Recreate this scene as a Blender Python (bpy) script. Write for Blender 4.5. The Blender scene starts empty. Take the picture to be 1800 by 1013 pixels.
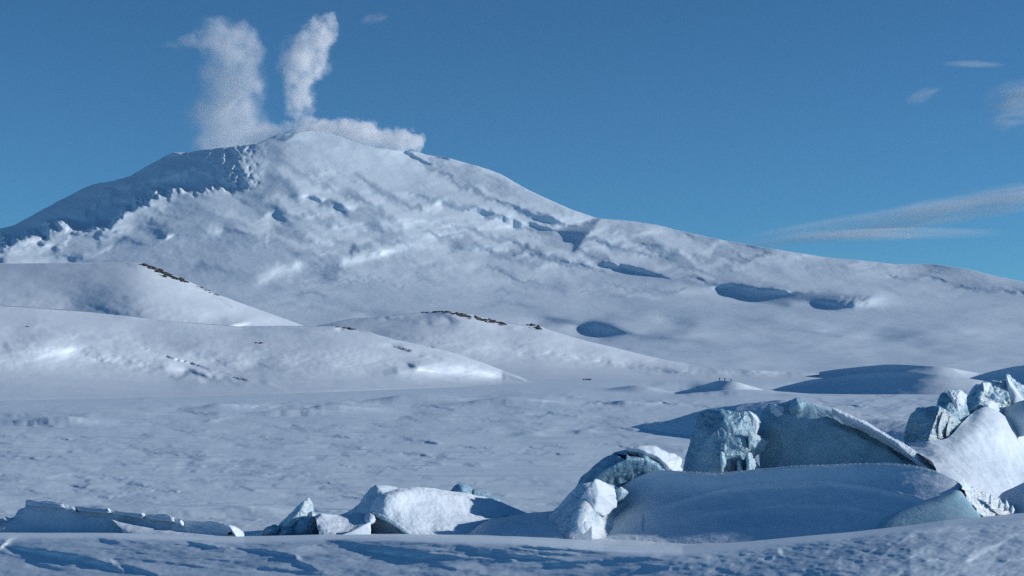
import bpy, bmesh, math
import numpy as np
from mathutils import Vector, noise as mnoise

scene = bpy.context.scene
COL = scene.collection

# ------------------------------------------------------------------ camera
F = 2810.0            # focal length in pixels of the 1800 px wide photograph
HZ = 655.0            # row of the horizon
EYE = 6.0             # eye height over the sea ice, metres
cam_data = bpy.data.cameras.new('camera')
cam_data.sensor_width = 36.0
cam_data.lens = 36.0 * F / 1800.0
cam_data.shift_y = (HZ - 506.5) / 1800.0
cam_data.clip_start = 0.5
cam_data.clip_end = 200000.0
cam = bpy.data.objects.new('camera', cam_data)
cam.location = (0, 0, EYE)
cam.rotation_euler = (math.radians(90), 0, 0)
COL.objects.link(cam)
scene.camera = cam

# ------------------------------------------------------------------ world and sun
SUN_EL = math.radians(18.0)
SUN_AZ = math.radians(88.0)      # clockwise from the view direction (+Y)
world = bpy.data.worlds.new('World')
scene.world = world
world.use_nodes = True
wn, wl = world.node_tree.nodes, world.node_tree.links
wn.clear()
sky = wn.new('ShaderNodeTexSky')
sky.sky_type = 'NISHITA'
sky.sun_disc = False
sky.sun_elevation = SUN_EL
sky.sun_rotation = SUN_AZ
sky.altitude = 3500
sky.air_density = 1.0
sky.dust_density = 0.0
sky.ozone_density = 3.0
tint = wn.new('ShaderNodeMix')
tint.data_type = 'RGBA'; tint.blend_type = 'MULTIPLY'
tint.inputs['Factor'].default_value = 1.0
tint.inputs['B'].default_value = SKY_TINT = (0.385, 0.83, 1.03, 1)
bg = wn.new('ShaderNodeBackground')
bg.inputs['Strength'].default_value = 0.085
wo = wn.new('ShaderNodeOutputWorld')
wl.new(sky.outputs[0], tint.inputs['A'])
wl.new(tint.outputs['Result'], bg.inputs['Color'])
wl.new(bg.outputs[0], wo.inputs['Surface'])

SUN_DIR = Vector((math.sin(SUN_AZ) * math.cos(SUN_EL), math.cos(SUN_AZ) * math.cos(SUN_EL), math.sin(SUN_EL)))
sun_data = bpy.data.lights.new('sun', 'SUN')
sun_data.energy = 3.75
sun_data.angle = math.radians(0.53)
sun_data.color = (1.0, 0.96, 0.945)
sun = bpy.data.objects.new('sun', sun_data)
sun.rotation_euler = SUN_DIR.to_track_quat('Z', 'Y').to_euler()
sun.location = (200, -40, 120)
COL.objects.link(sun)

vs = scene.view_settings
vs.view_transform = 'Standard'
vs.look = 'None'
vs.exposure = 0.0
vs.gamma = 1.0
vs.use_curve_mapping = False
scene.render.engine = 'CYCLES'
cy = scene.cycles
cy.use_denoising = False
try:
    cy.denoiser = 'OPENIMAGEDENOISE'
    cy.denoising_input_passes = 'RGB_ALBEDO_NORMAL'
except Exception:
    pass
cy.max_bounces = 8
cy.diffuse_bounces = 1
cy.volume_bounces = 6
cy.volume_step_rate = 1.0
cy.volume_max_steps = 256
cy.use_adaptive_sampling = True
cy.adaptive_threshold = 0.01

# ------------------------------------------------------------------ helpers
def W(px, py, d):
    """The point of the place seen at column px, row py of the photograph, d metres ahead."""
    return Vector(((px - 900.0) / F * d, d, EYE + (HZ - py) / F * d))

def sea_d(py):
    return EYE * F / (py - HZ)

def link(o, parent=None, label=None, cat=None, group=None, kind=None):
    COL.objects.link(o)
    if parent is not None:
        o.parent = parent
    for k, v in (('label', label), ('category', cat), ('group', group), ('kind', kind)):
        if v:
            o[k] = v
    return o

def mesh_np(name, co, quads=None, mat=None, tris=None, smooth=True, **kw):
    me = bpy.data.meshes.new(name)
    co = np.asarray(co, dtype=np.float32)
    nv = len(co)
    polys = []
    nq = 0 if quads is None else len(quads)
    nt = 0 if tris is None else len(tris)
    me.vertices.add(nv)
    me.vertices.foreach_set('co', co.ravel())
    loops = []
    if nq: loops.append(np.asarray(quads, dtype=np.int32).ravel())
    if nt: loops.append(np.asarray(tris, dtype=np.int32).ravel())
    loops = np.concatenate(loops)
    me.loops.add(len(loops))
    me.loops.foreach_set('vertex_index', loops)
    starts = np.concatenate([np.arange(nq) * 4, nq * 4 + np.arange(nt) * 3]).astype(np.int32)
    me.polygons.add(nq + nt)
    me.polygons.foreach_set('loop_start', starts)
    me.polygons.foreach_set('use_smooth', np.full(nq + nt, smooth))
    me.update(calc_edges=True)
    me.validate()
    if mat: me.materials.append(mat)
    o = bpy.data.objects.new(name, me)
    return link(o, **kw)

def grid_quads(nr, nc, flip=False):
    i = np.arange(nr * nc).reshape(nr, nc)
    a, b, c, d = i[:-1, :-1], i[:-1, 1:], i[1:, 1:], i[1:, :-1]
    q = np.stack([a, b, c, d], -1).reshape(-1, 4)
    return q[:, ::-1] if flip else q

def fnoise(shape, beta, ax=1.0, ay=1.0, ang=0.0, seed=0, lo=0.0, step=(1.0, 1.0)):
    """Fractal random field; ax, ay stretch it along and across ang (degrees, image sense); lo = longest wavelength in px."""
    r = np.random.default_rng(seed)
    n0, n1 = shape
    f = np.fft.rfft2(r.standard_normal(shape))
    kv = np.fft.fftfreq(n0, step[1])[:, None]
    ku = np.fft.rfftfreq(n1, step[0])[None, :]
    c, s = math.cos(math.radians(ang)), math.sin(math.radians(ang))
    ka = (ku * c + kv * s) * ax
    kb = (-ku * s + kv * c) * ay
    k = np.sqrt(ka ** 2 + kb ** 2)
    k[0, 0] = 1
    a = k ** (-beta)
    if lo: a = a * (1 - np.exp(-(k * lo) ** 2))
    a[0, 0] = 0
    z = np.fft.irfft2(f * a, s=shape)
    return z / z.std()

def blur(a, su, sv, step):
    kv = np.fft.fftfreq(a.shape[0], step[1])[:, None]
    ku = np.fft.rfftfreq(a.shape[1], step[0])[None, :]
    g = np.exp(-2 * (math.pi ** 2) * ((ku * su) ** 2 + (kv * sv) ** 2))
    return np.fft.irfft2(np.fft.rfft2(a) * g, s=a.shape)

class Slope:
    """A map of sideways slopes (rise per metre to the right) over a window of the view, turned into relief.
    The relief is a shift of each sight line's hit point along the ground: rel_u = -slope."""
    def __init__(s, u0, u1, du, v0, v1, dv):
        s.us = np.arange(u0, u1 + du * .5, du); s.vs = np.arange(v0, v1 + dv * .5, dv)
        s.step = (du, dv)
        s.U, s.V = np.meshgrid(s.us, s.vs)
        s.p = np.zeros_like(s.U)
        s.warp = None
    def set_warp(s, amp, lo, seed, beta=1.6, ay=1.0):
        a = fnoise(s.U.shape, beta, 1, ay, 0, seed, lo, s.step) * amp
        b = fnoise(s.U.shape, beta, 1, ay, 0, seed + 1, lo, s.step) * amp
        s.warp = (a, b / ay)
    def _uv(s, w=1.0):
        if s.warp is None or w == 0: return s.U, s.V
        return s.U + s.warp[0] * w, s.V + s.warp[1] * w
    def _win(s, x0, x1, y0, y1, w):
        g = 0 if s.warp is None or w == 0 else 1
        mx = 4 + g * float(np.abs(s.warp[0]).max()) * w if g else 4
        my = 4 + g * float(np.abs(s.warp[1]).max()) * w if g else 4
        j0 = int(np.clip((x0 - mx - s.us[0]) / s.step[0], 0, len(s.us) - 1)); j1 = int(np.clip((x1 + mx - s.us[0]) / s.step[0] + 2, j0 + 1, len(s.us)))
        i0 = int(np.clip((y0 - my - s.vs[0]) / s.step[1], 0, len(s.vs) - 1)); i1 = int(np.clip((y1 + my - s.vs[0]) / s.step[1] + 2, i0 + 1, len(s.vs)))
        sl = (slice(i0, i1), slice(j0, j1))
        if g: return sl, s.U[sl] + s.warp[0][sl] * w, s.V[sl] + s.warp[1][sl] * w
        return sl, s.U[sl], s.V[sl]
    def mix(s, m, val, sl=(slice(None), slice(None))):
        s.p[sl] = s.p[sl] * (1 - m) + val * m
    def blob(s, cx, cy, rx, ry, ang, val, warp=1.0, hard=1.0):
        rm = 3 * max(rx, ry)
        sl, U, V = s._win(cx - rm, cx + rm, cy - rm, cy + rm, warp)
        c, t = math.cos(math.radians(ang)), math.sin(math.radians(ang))
        a = ((U - cx) * c + (V - cy) * t) / rx
        b = (-(U - cx) * t + (V - cy) * c) / ry
        q = (a * a + b * b) ** hard
        s.mix(np.exp(-q * 1.2), val, sl)
    def line(s, pts, w, val, warp=1.0, hard=1.0, taper=True):
        xs = [q[0] for q in pts]; ys = [q[1] for q in pts]
        sl, U, V = s._win(min(xs) - 3 * w, max(xs) + 3 * w, min(ys) - 3 * w, max(ys) + 3 * w, warp)
        best = np.full(U.shape, 1e9)
        n = len(pts) - 1
        for i in range(n):
            (x0, y0), (x1, y1) = pts[i][:2], pts[i + 1][:2]
            dx, dy = x1 - x0, y1 - y0
            L = dx * dx + dy * dy + 1e-9
            t = np.clip(((U - x0) * dx + (V - y0) * dy) / L, 0, 1)
            ww = w
            if taper:
                g = (i + t) / n
                ww = w * (0.35 + 0.65 * np.sin(np.pi * np.clip(g, .02, .98)))
            d = np.hypot(U - x0 - t * dx, V - y0 - t * dy) / ww
            best = np.minimum(best, d)
        s.mix(np.exp(-(best ** 2) ** hard * 1.2), val, sl)
    def poly(s, pts, soft, val, warp=1.0):
        U, V = s._uv(warp)
        inside = np.zeros(U.shape, bool)
        dist = np.full(U.shape, 1e9)
        n = len(pts)
        for i in range(n):
            (x0, y0), (x1, y1) = pts[i], pts[(i + 1) % n]
            dx, dy = x1 - x0, y1 - y0
            t = np.clip(((U - x0) * dx + (V - y0) * dy) / (dx * dx + dy * dy + 1e-9), 0, 1)
            dist = np.minimum(dist, np.hypot(U - x0 - t * dx, V - y0 - t * dy))
            if dy:
                c = ((y0 > V) != (y1 > V)) & (U < dx * (V - y0) / dy + x0)
                inside ^= c
        sd = np.where(inside, dist, -dist)
        m = 1 / (1 + np.exp(-np.clip(sd / soft * 2.2, -30, 30)))
        s.mix(m, val)
    def solve(s, wv=0.25, eps=2e-6, edge=120):
        """Least-squares relief whose u-derivative is -p, smooth in v (mirrored in v, faded in u)."""
        du, dv = s.step
        p = s.p.copy()
        if edge:
            n = int(edge / du)
            r = 0.5 - 0.5 * np.cos(np.pi * np.arange(n) / n)
            p[:, :n] *= r; p[:, -n:] *= r[::-1]
        P = np.concatenate([p, p[::-1]], 0)
        P = P - P.mean(1, keepdims=True)
        kv = 2 * np.pi * np.fft.fftfreq(P.shape[0], dv)[:, None]
        ku = 2 * np.pi * np.fft.rfftfreq(P.shape[1], du)[None, :]
        G = np.fft.rfft2(-P)
        z = np.fft.irfft2(-1j * ku * G / (ku ** 2 + wv * kv ** 2 + eps), s=P.shape)
        return z[:p.shape[0]]

def sample(a, us, vs, U, V):
    iu = np.clip((U - us[0]) / (us[1] - us[0]), 0, len(us) - 1.001)
    iv = np.clip((V - vs[0]) / (vs[1] - vs[0]), 0, len(vs) - 1.001)
    i, j = iv.astype(int), iu.astype(int)
    fv, fu = iv - i, iu - j
    return (a[i, j] * (1 - fv) * (1 - fu) + a[i, j + 1] * (1 - fv) * fu + a[i + 1, j] * fv * (1 - fu) + a[i + 1, j + 1] * fv * fu)

# ------------------------------------------------------------------ materials
def mat_new(name):
    m = bpy.data.materials.new(name)
    m.use_nodes = True
    nt = m.node_tree
    nt.nodes.clear()
    out = nt.nodes.new('ShaderNodeOutputMaterial')
    return m, nt, out

def noise_node(nt, coord, scale, detail=6, rough=.6, sx=(1, 1, 1)):
    mp = nt.nodes.new('ShaderNodeMapping'); mp.inputs['Scale'].default_value = sx
    nt.links.new(coord, mp.inputs['Vector'])
    n = nt.nodes.new('ShaderNodeTexNoise')
    n.inputs['Scale'].default_value = scale; n.inputs['Detail'].default_value = detail
    n.inputs['Roughness'].default_value = rough
    nt.links.new(mp.outputs[0], n.inputs['Vector'])
    return n.outputs['Fac']

def ramp(nt, fac, stops):
    r = nt.nodes.new('ShaderNodeValToRGB')
    e = r.color_ramp.elements
    while len(e) < len(stops): e.new(0.5)
    for k, (pos, c) in enumerate(stops):
        e[k].position = pos; e[k].color = (*c, 1)
    nt.links.new(fac, r.inputs[0])
    return r.outputs[0]

def snow_mat(name, size, bumps, colours=((.66, .79, .87), (.74, .86, .93)), stretch=(1, 1, 1), rough=.55, patch=None):
    """size: metres of the broad colour mottling; bumps: [(wavelength m, height m, stretch)]."""
    m, nt, out = mat_new(name)
    tc = nt.nodes.new('ShaderNodeTexCoord').outputs['Object']
    b = nt.nodes.new('ShaderNodeBsdfPrincipled')
    col = ramp(nt, noise_node(nt, tc, 1 / size, 8, .62, stretch), [(.32, colours[0]), (.68, colours[1])])
    if patch:
        (psz, pst, pcol, lo, hi) = patch
        f = noise_node(nt, tc, 1 / psz, 9, .66, pst)
        mr = nt.nodes.new('ShaderNodeMapRange'); mr.inputs['From Min'].default_value = lo; mr.inputs['From Max'].default_value = hi
        nt.links.new(f, mr.inputs['Value'])
        mx = nt.nodes.new('ShaderNodeMix'); mx.data_type = 'RGBA'
        nt.links.new(mr.outputs[0], mx.inputs['Factor']); nt.links.new(col, mx.inputs['A'])
        mx.inputs['B'].default_value = (*pcol, 1)
        col = mx.outputs['Result']
    nt.links.new(col, b.inputs['Base Color'])
    b.inputs['Roughness'].default_value = rough
    b.inputs['Specular IOR Level'].default_value = .25
    prev = None
    for (wl_, h, st) in bumps:
        f = noise_node(nt, tc, 1 / wl_, 5, .6, st)
        bp = nt.nodes.new('ShaderNodeBump')
        bp.inputs['Strength'].default_value = 1.0; bp.inputs['Distance'].default_value = h
        nt.links.new(f, bp.inputs['Height'])
        if prev: nt.links.new(prev, bp.inputs['Normal'])
        prev = bp.outputs[0]
    if prev: nt.links.new(prev, b.inputs['Normal'])
    nt.links.new(b.outputs[0], out.inputs['Surface'])
    return m
# ------------------------------------------------------------------ relief with a crest line: volcano and hills
def crest_terrain(name, S, crest, base_v, dist, mat, label, back=3000., back_drop=1.3, nrows=300, rough_crest=0.0, seed=5, ufine=None, power=1.0, foot=8, wv=.009, **kw):
    """S: Slope map; crest: points (u, v) of the skyline; base_v(u): row of the foot; dist(u, e01, e): metres ahead."""
    us = S.us if ufine is None else ufine
    cu, cv = zip(*crest)
    vc = np.interp(us, cu, cv)
    if rough_crest:
        r = fnoise((4, len(us)), 1.1, seed=seed)[0]
        r = r - np.convolve(r, np.ones(61) / 61, 'same')
        vc = vc + rough_crest * r
    rel = S.solve(wv=wv, eps=2e-5)
    t = np.linspace(0, 1, nrows)[:, None]
    vb = base_v(us)[None, :]
    V = vb + (vc[None, :] - vb) * t ** power
    U = np.broadcast_to(us[None, :], V.shape)
    R = sample(rel, S.us, S.vs, U, V)
    D = dist(U, V, vb, vc[None, :], R)
    mn = 0.25 * np.abs(V[1:] - V[:-1]) * D[1:] / F
    for i in range(1, nrows):
        D[i] = np.maximum(D[i], D[i - 1] + mn[i - 1])
    X = (U - 900) / F * D
    Z = EYE + (HZ - V) / F * D
    Z = Z - 1.1 * np.clip(1 - np.linspace(0, 1, nrows)[:, None] / .07, 0, 1) ** 1.5
    # back side: falls away behind the crest
    k = np.array([.04, .12, .3, .6, 1.0])[:, None]
    Db = D[-1][None, :] + back * k
    Xb = (us[None, :] - 900) / F * D[-1][None, :] + 0 * k
    Zb = Z[-1][None, :] - (k ** .8) * (Z[-1][None, :] + 3) * 1.0
    # foot: bury it
    Xf, Df, Zf = X[:1], D[:1] - foot * .2, Z[:1] * 0 - foot
    co = np.stack([np.concatenate([Xf, X, Xb]), np.concatenate([Df, D, Db]), np.concatenate([Zf, Z, Zb])], -1)
    nr, nc = co.shape[:2]
    return mesh_np(name, co.reshape(-1, 3), grid_quads(nr, nc), mat, label=label, kind='structure', **kw)

# ---- volcano
S = Slope(-560, 2460, 2, 200, 680, 1.5)
S.set_warp(7, 160, 11, 1.5, 1.3)
U_, V_ = S.U, S.V
base = fnoise(U_.shape, 1.5, 2.2, 1.0, 28, 21, 240, S.step)
base2 = fnoise(U_.shape, 1.3, 3.5, .8, 4, 22, 200, S.step)
hi = 1 / (1 + np.exp((V_ - 500) / 18))
S.p = hi * (base * .07 - .02) + (1 - hi) * (base2 * .032)
VC = [(-560, 545), (-300, 485), (-100, 430), (0, 402), (25, 396), (60, 377), (100, 355), (150, 330), (165, 324), (200, 318), (228, 310), (262, 290), (290, 275), (305, 268),
      (335, 268), (355, 263), (385, 260), (430, 255), (455, 252), (480, 240), (515, 231), (545, 229), (580, 235), (620, 250), (660, 260), (730, 266), (750, 272), (790, 279),
      (840, 292), (880, 306), (930, 335), (1000, 367), (1050, 383), (1100, 388), (1165, 398), (1200, 407), (1260, 420), (1330, 433), (1400, 444), (1450, 452), (1520, 459),
      (1570, 464), (1650, 465), (1700, 473), (1750, 485), (1800, 497), (1900, 515), (2100, 545), (2460, 600)]
# broad tone of the flanks
S.poly([(440, 255), (560, 225), (880, 300), (1060, 385), (1000, 420), (860, 400), (700, 330), (560, 300)], 30, -.10)
S.poly([(430, 330), (560, 380), (620, 440), (560, 500), (200, 520), (100, 470), (330, 350)], 30, .05)
S.p += hi * base * .035
# long streaks down the right flank
rs = np.random.default_rng(3)
for k in range(46):
    u = rs.uniform(470, 980); v = np.interp(u, [470, 720, 980], [262, 275, 372]) + rs.uniform(0, 95)
    L = rs.uniform(40, 130); a = rs.uniform(.42, .62) - (v - 300) * .0012
    S.line([(u, v), (u + L * .5, v + L * .5 * a), (u + L, v + L * a * .85)], rs.uniform(1.8, 5), rs.choice([-.28, -.18, .10, .15]), .9)
for k in range(30):      # broad soft flow ridges, lit on one side and shaded on the other
    u = rs.uniform(380, 1120); v = np.interp(u, [380, 470, 720, 1120], [300, 290, 300, 420]) + rs.uniform(0, 130) ** 1.0
    L = rs.uniform(90, 230); a = rs.uniform(.35, .6) - (v - 300) * .0014; w = rs.uniform(7, 13)
    S.line([(u, v), (u + L * .5, v + L * .45 * a), (u + L, v + L * .8 * a)], w, .11, .8)
    S.line([(u + w * .9, v - w * 1.1), (u + L * .5 + w, v + L * .45 * a - w * 1.1), (u + L, v + L * .8 * a - w)], w * .8, -.18, .8)
for k in range(90):      # low drifts and furrows of the lower plateau
    u = rs.uniform(430, 1850); v = rs.uniform(478, 640)
    v = max(v, np.interp(u, [430, 1050, 1300, 1850], [480, 430, 455, 500]))
    L = rs.uniform(40, 190)
    S.line([(u, v), (u + L * .5, v + rs.uniform(-3, 5)), (u + L, v + rs.uniform(-2, 9))], rs.uniform(1.8, 4.5), rs.choice([-.12, .10, .15, -.08]), .8)
D_ = .40
# left flank in shade, with the ragged lit spurs on its lower edge
keep = S.p.copy(); S.p = S.p * 0
w_old = S.warp
rgd = (fnoise(S.U.shape, 2.1, 1, 1.2, -45, 91, 70, S.step), fnoise(S.U.shape, 2.1, 1, 1.2, -45, 92, 70, S.step))
S.warp = (w_old[0] * .4 + rgd[0] * 9, w_old[1] * .4 + rgd[1] * 6)
S.poly([(-560, 400), (0, 345), (150, 275), (300, 210), (500, 205), (500, 262), (500, 285), (470, 331), (395, 331), (345, 337), (318, 337), (298, 330), (262, 342), (232, 362), (190, 392),
        (160, 400), (110, 405), (50, 420), (0, 428), (-560, 560)], 4.5, 1.0, .8)
FLANK = S.p
S.warp = w_old
FLANK = np.clip(FLANK, 0, 1)
S.p = keep * (1 - FLANK) + FLANK * (.10 + .5 * (keep - .05))
for (u, v, L) in ((285, 322, 30), (262, 330, 30), (242, 342, 22), (300, 322, 18), (222, 352, 22), (196, 364, 18), (205, 352, 10), (170, 376, 12), (424, 316, 20), (432, 296, 16), (412, 322, 12), (318, 326, 14)):
    S.line([(u + L * .3, v - L * .5), (u, v), (u - L * .45, v + L * .5)], 4.5, -.26, 1.0)
for (u, v, r) in ((345, 294, 6), (350, 289, 4), (380, 267, 4), (312, 269, 5), (196, 352, 4), (157, 364, 4), (238, 325, 5), (140, 388, 4)):
    S.blob(u, v, r * 1.3, r * .9, -45, -.42, .3)
S.line([(322, 318), (300, 344), (262, 358), (232, 370), (205, 382), (183, 398)], 10, -.22, .8)
S.line([(348, 288), (330, 305), (318, 322)], 3.5, -.4, .2)
for k in range(26):
    u = rs.uniform(0, 300); v = np.interp(u, [0, 180, 300], [436, 398, 345]) + rs.uniform(-12, 26)
    S.line([(u, v), (u - rs.uniform(2, 10), v + rs.uniform(5, 14))], rs.uniform(2, 4), rs.choice([-.25, .25, .3, -.15]), .5)
for (u, v, rx, ry, a, val) in (
    (505, 239, 36, 7, -14, .40), (495, 387, 38, 10, 22, .28), (655, 392, 38, 18, 32, .10), (620, 350, 40, 8, 30, .14), (920, 441, 45, 6, -4, .36), (592, 473, 46, 11, 0, .26), (630, 440, 14, 8, 0, .4),
    (275, 410, 28, 12, 0, .36), (222, 432, 34, 7, 0, .32), (265, 392, 25, 8, -10, .2), (6, 456, 12, 12, 0, .42), (305, 376, 30, 5, 0, .16), (450, 340, 50, 16, 20, .14), (380, 400, 40, 14, 0, .12),
    (120, 448, 60, 7, 0, .2), (180, 470, 60, 7, 0, .15), (700, 430, 30, 6, 20, .16), (800, 440, 18, 5, 0, .2), (360, 470, 40, 8, 10, .2), (520, 440, 16, 5, 0, .22),
    (1085, 408, 45, 7, 0, .15), (1200, 470, 50, 7, 0, .16), (760, 470, 20, 4, 0, .14), (870, 480, 40, 5, 0, .16), (985, 500, 30, 12, 0, .16), (940, 500, 40, 5, 0, .12), (1330, 452, 30, 3, 5, .3),
    (1290, 445, 30, 3, 8, .22), (1075, 553, 28, 4, -6, .3), (990, 566, 34, 7, 0, .2), (880, 485, 20, 3, 0, .2), (1080, 500, 60, 6, 0, .14), (1170, 445, 30, 6, 0, .15)):
    S.blob(u, v, rx, ry, a, val)
for (u, v, rx, ry, a, val) in (
    (478, 482, 26, 12, -5, -.20), (672, 448, 17, 8, -10, -.34), (750, 425, 17, 8, 0, -.30), (365, 398, 12, 12, 0, -.28), (290, 416, 12, 6, -30, -.28), (180, 440, 22, 5, -20, -.25), (460, 405, 14, 18, 0, -.25),
    (230, 400, 18, 7, 0, -.2), (512, 462, 12, 8, 0, -.25), (620, 455, 14, 8, 0, -.25), (768, 355, 10, 7, 0, -.35), (895, 380, 9, 5, 0, -.3), (545, 340, 12, 20, 0, -.18), (445, 300, 18, 22, 0, -.2), (575, 305, 34, 6, 30, -.25),
    (660, 345, 40, 9, 30, -.28), (720, 395, 30, 13, 45, -.26), (1165, 553, 4, 9, 0, -.35), (1390, 470, 60, 6, 5, -.14), (1220, 450, 40, 6, 20, -.22), (1155, 408, 20, 4, 12, -.25), (1000, 480, 40, 4, 10, -.16)):
    S.blob(u, v, rx, ry, a, val)
S.line([(548, 345), (575, 360), (606, 377)], 6, .26, .8)
S.line([(385, 372), (430, 385), (468, 412), (472, 445)], 8, -.16)
S.line([(700, 262), (725, 275), (760, 290)], 2.5, .3, .3)
S.line([(748, 272), (790, 283)], 3, .3, .3)
S.poly([(925, 388), (960, 396), (985, 403), (1052, 386), (1040, 402), (1022, 418), (1012, 440), (1006, 438), (1004, 420), (985, 408), (955, 405)], 3, .44, .5)
S.line([(885, 392), (940, 402), (975, 410)], 8, .2, .5)
S.line([(1092, 462), (1110, 470), (1135, 482), (1170, 488)], 5, .42, .6)
S.line([(1060, 462), (1090, 468)], 4, .3, .6)
S.line([(1195, 492), (1228, 484), (1240, 492)], 4, .28, .6)
S.line([(1095, 513), (1140, 516), (1200, 512)], 4, .26, .6)
S.poly([(1268, 506), (1290, 502), (1345, 506), (1400, 512), (1450, 514), (1492, 517), (1532, 522), (1516, 532), (1506, 527), (1495, 540), (1486, 531), (1474, 541), (1440, 535), (1400, 530), (1385, 536),
        (1365, 538), (1330, 531), (1300, 522), (1276, 516)], 3.5, .43, .3)
for u in (1470, 1484, 1498, 1512, 1524):
    S.line([(u + 12, 517), (u - 6, 540)], 2.2, .12, .5)
S.line([(1340, 490), (1400, 497), (1480, 503), (1530, 508), (1568, 520)], 7, -.30, .4)
S.blob(1550, 519, 20, 5, 12, -.42, .2)
S.poly([(1020, 572), (1040, 563), (1068, 563), (1092, 576), (1104, 588), (1070, 592), (1026, 587)], 4, .38, .8)
S.line([(1095, 585), (1150, 588), (1200, 583), (1228, 570)], 7, .26, .6)
S.line([(1180, 566), (1225, 566)], 4, .3, .6)
S.line([(1558, 482), (1600, 487), (1660, 492)], 4.5, .30, .7)
S.line([(1680, 500), (1740, 510), (1830, 522)], 6, .36, .7)
S.line([(1620, 478), (1680, 476)], 3, .22, .7)
S.line([(1548, 599), (1575, 593), (1612, 588)], 2.6, .3, .3)
S.line([(1490, 466), (1530, 468)], 4, -.4, .3)
S.line([(1555, 500), (1600, 510), (1690, 516)], 5, -.26, .5)
S.line([(840, 292), (880, 306), (930, 333), (1000, 365), (1050, 381)], 7, -.34, .4)
S.line([(1000, 600), (1200, 606), (1500, 618)], 6, .06)
# fine roughness, coarser on the steep flanks
fine = fnoise(U_.shape, 1.0, 1.6, 1.0, 24, 31, 26, S.step)
rg = fnoise(U_.shape, 1.4, 1, 1, 0, 33, 200, S.step)
S.p = S.p * 1.3
S.p += fine * (.006 + hi * .024 * np.clip(.5 + .8 * rg, .05, 2))
S.p = np.clip(S.p, -.6, .62)
for pts, w in (([(349, 286), (336, 302), (318, 324)], 3.5), ([(384, 262), (378, 277)], 2.5), ([(206, 331), (197, 346)], 3), ([(243, 320), (229, 340)], 3.5), ([(266, 314), (250, 334)], 3.5), ([(161, 360), (150, 374)], 3),
               ([(309, 267), (318, 275)], 2.5), ([(120, 384), (108, 396)], 3), ([(180, 352), (170, 364)], 3), ([(404, 268), (400, 282)], 2.5), ([(290, 305), (276, 322)], 3), ([(60, 405), (48, 415)], 3), ([(418, 285), (410, 300)], 3), ([(424, 305), (414, 318)], 3)):
    S.line(pts, w, -.75, .5)

h2_ = 1 / (1 + np.exp((V_ - 530) / 12))
S.p = S.p * h2_ + (1 - h2_) * blur(S.p, 9, 2.2, S.step)
EN = fnoise(S.U.shape, 1.6, 1, .9, 40, 97, 50, S.step) * 7
def EDGE(V, U):
    return sample(EN, S.us, S.vs, U, V) * np.exp(-((U - 435) / 60) ** 2)
def volcano_d(U, V, vb, vc, R):
    e = np.clip(HZ + 2 - V + R * 1.0, -5, None)
    e = np.where(e < 8, 8 * np.exp((e - 8) / 8), e)
    hi_ = 1 / (1 + np.exp(-(HZ - V - 150) / 14))
    right = 40 * np.log1p(np.exp(np.clip((U - 500) / 40, -30, 60))); right = 700 * np.tanh(right / 700)
    return 5200 + 10800 * (1 - np.exp(-e / 60.)) + 8600 * e / 425. + 9.0 * 13 * np.log1p(np.exp(np.clip((432 - U - EDGE(V, U)) / 13, -30, 60))) * sample(FLANK, S.us, S.vs, U, V) + 3.4 * right * hi_

snow_far = snow_mat('volcano_snow', 900, [(420, 14, (1, 1, 1)), (90, 2.5, (1, 1, 1))], ((.68, .80, .88), (.74, .86, .93)))
crest_terrain('volcano', S, VC, lambda u: np.full_like(u, 657.), volcano_d, snow_far,
              'huge snow covered volcano with a rounded summit, steaming, rising behind the low hills', back=9000, nrows=290, rough_crest=1.0)

# ---- low snow hills at the shore
def hill(name, crest, base, d_top, pbase, seed, label, painters, u0, u1, mat, gam=1.3, nrows=110, gran=.035, relk=6., rough=.5):
    vmin = min(c[1] for c in crest) - 12; vmax = max(b[1] for b in base) + 12
    S = Slope(u0, u1, 2.5, vmin, vmax, 2)
    S.set_warp(5, 120, seed, 1.5, 1.6)
    S.p = fnoise(S.U.shape, 1.4, 2.6, .8, 8, seed + 2, 200, S.step) * pbase
    painters(S)
    S.p = S.p * 1.35
    S.p += fnoise(S.U.shape, .7, 1.5, .8, 10, seed + 3, 24, S.step) * gran
    S.p = np.clip(S.p, -.55, .6)
    bu, bv = zip(*base)
    def dist(U, V, vb, vc, R):
        db = sea_d(np.maximum(vb, HZ + 4))
        t = np.clip((vb - V) / np.maximum(vb - vc, 1e-6), 0, 1)
        dt = np.interp(U, [u0, u1], d_top)
        dt = np.maximum(dt, db * 1.2)
        sp = np.convolve(np.pad((vb - vc)[0], 80, 'edge'), np.hanning(61) / np.hanning(61).sum(), 'same')[80:-80]
        sp = np.maximum(sp, 30.)[None, :]
        t2 = np.clip((vb - V) / sp, 0, 1.3)
        return db + (dt - db) * (t2 + .09 * np.sin(2 * np.pi * np.clip(t2, 0, 1))) + 20 * np.tanh(R / 20) * np.clip(t * 2.2, 0, 1) * (dt - db) / sp
    return crest_terrain(name, S, crest, lambda u: np.interp(u, bu, bv), dist, mat, label, back=250, nrows=nrows, rough_crest=rough, seed=seed, foot=2, wv=.04)

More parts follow.
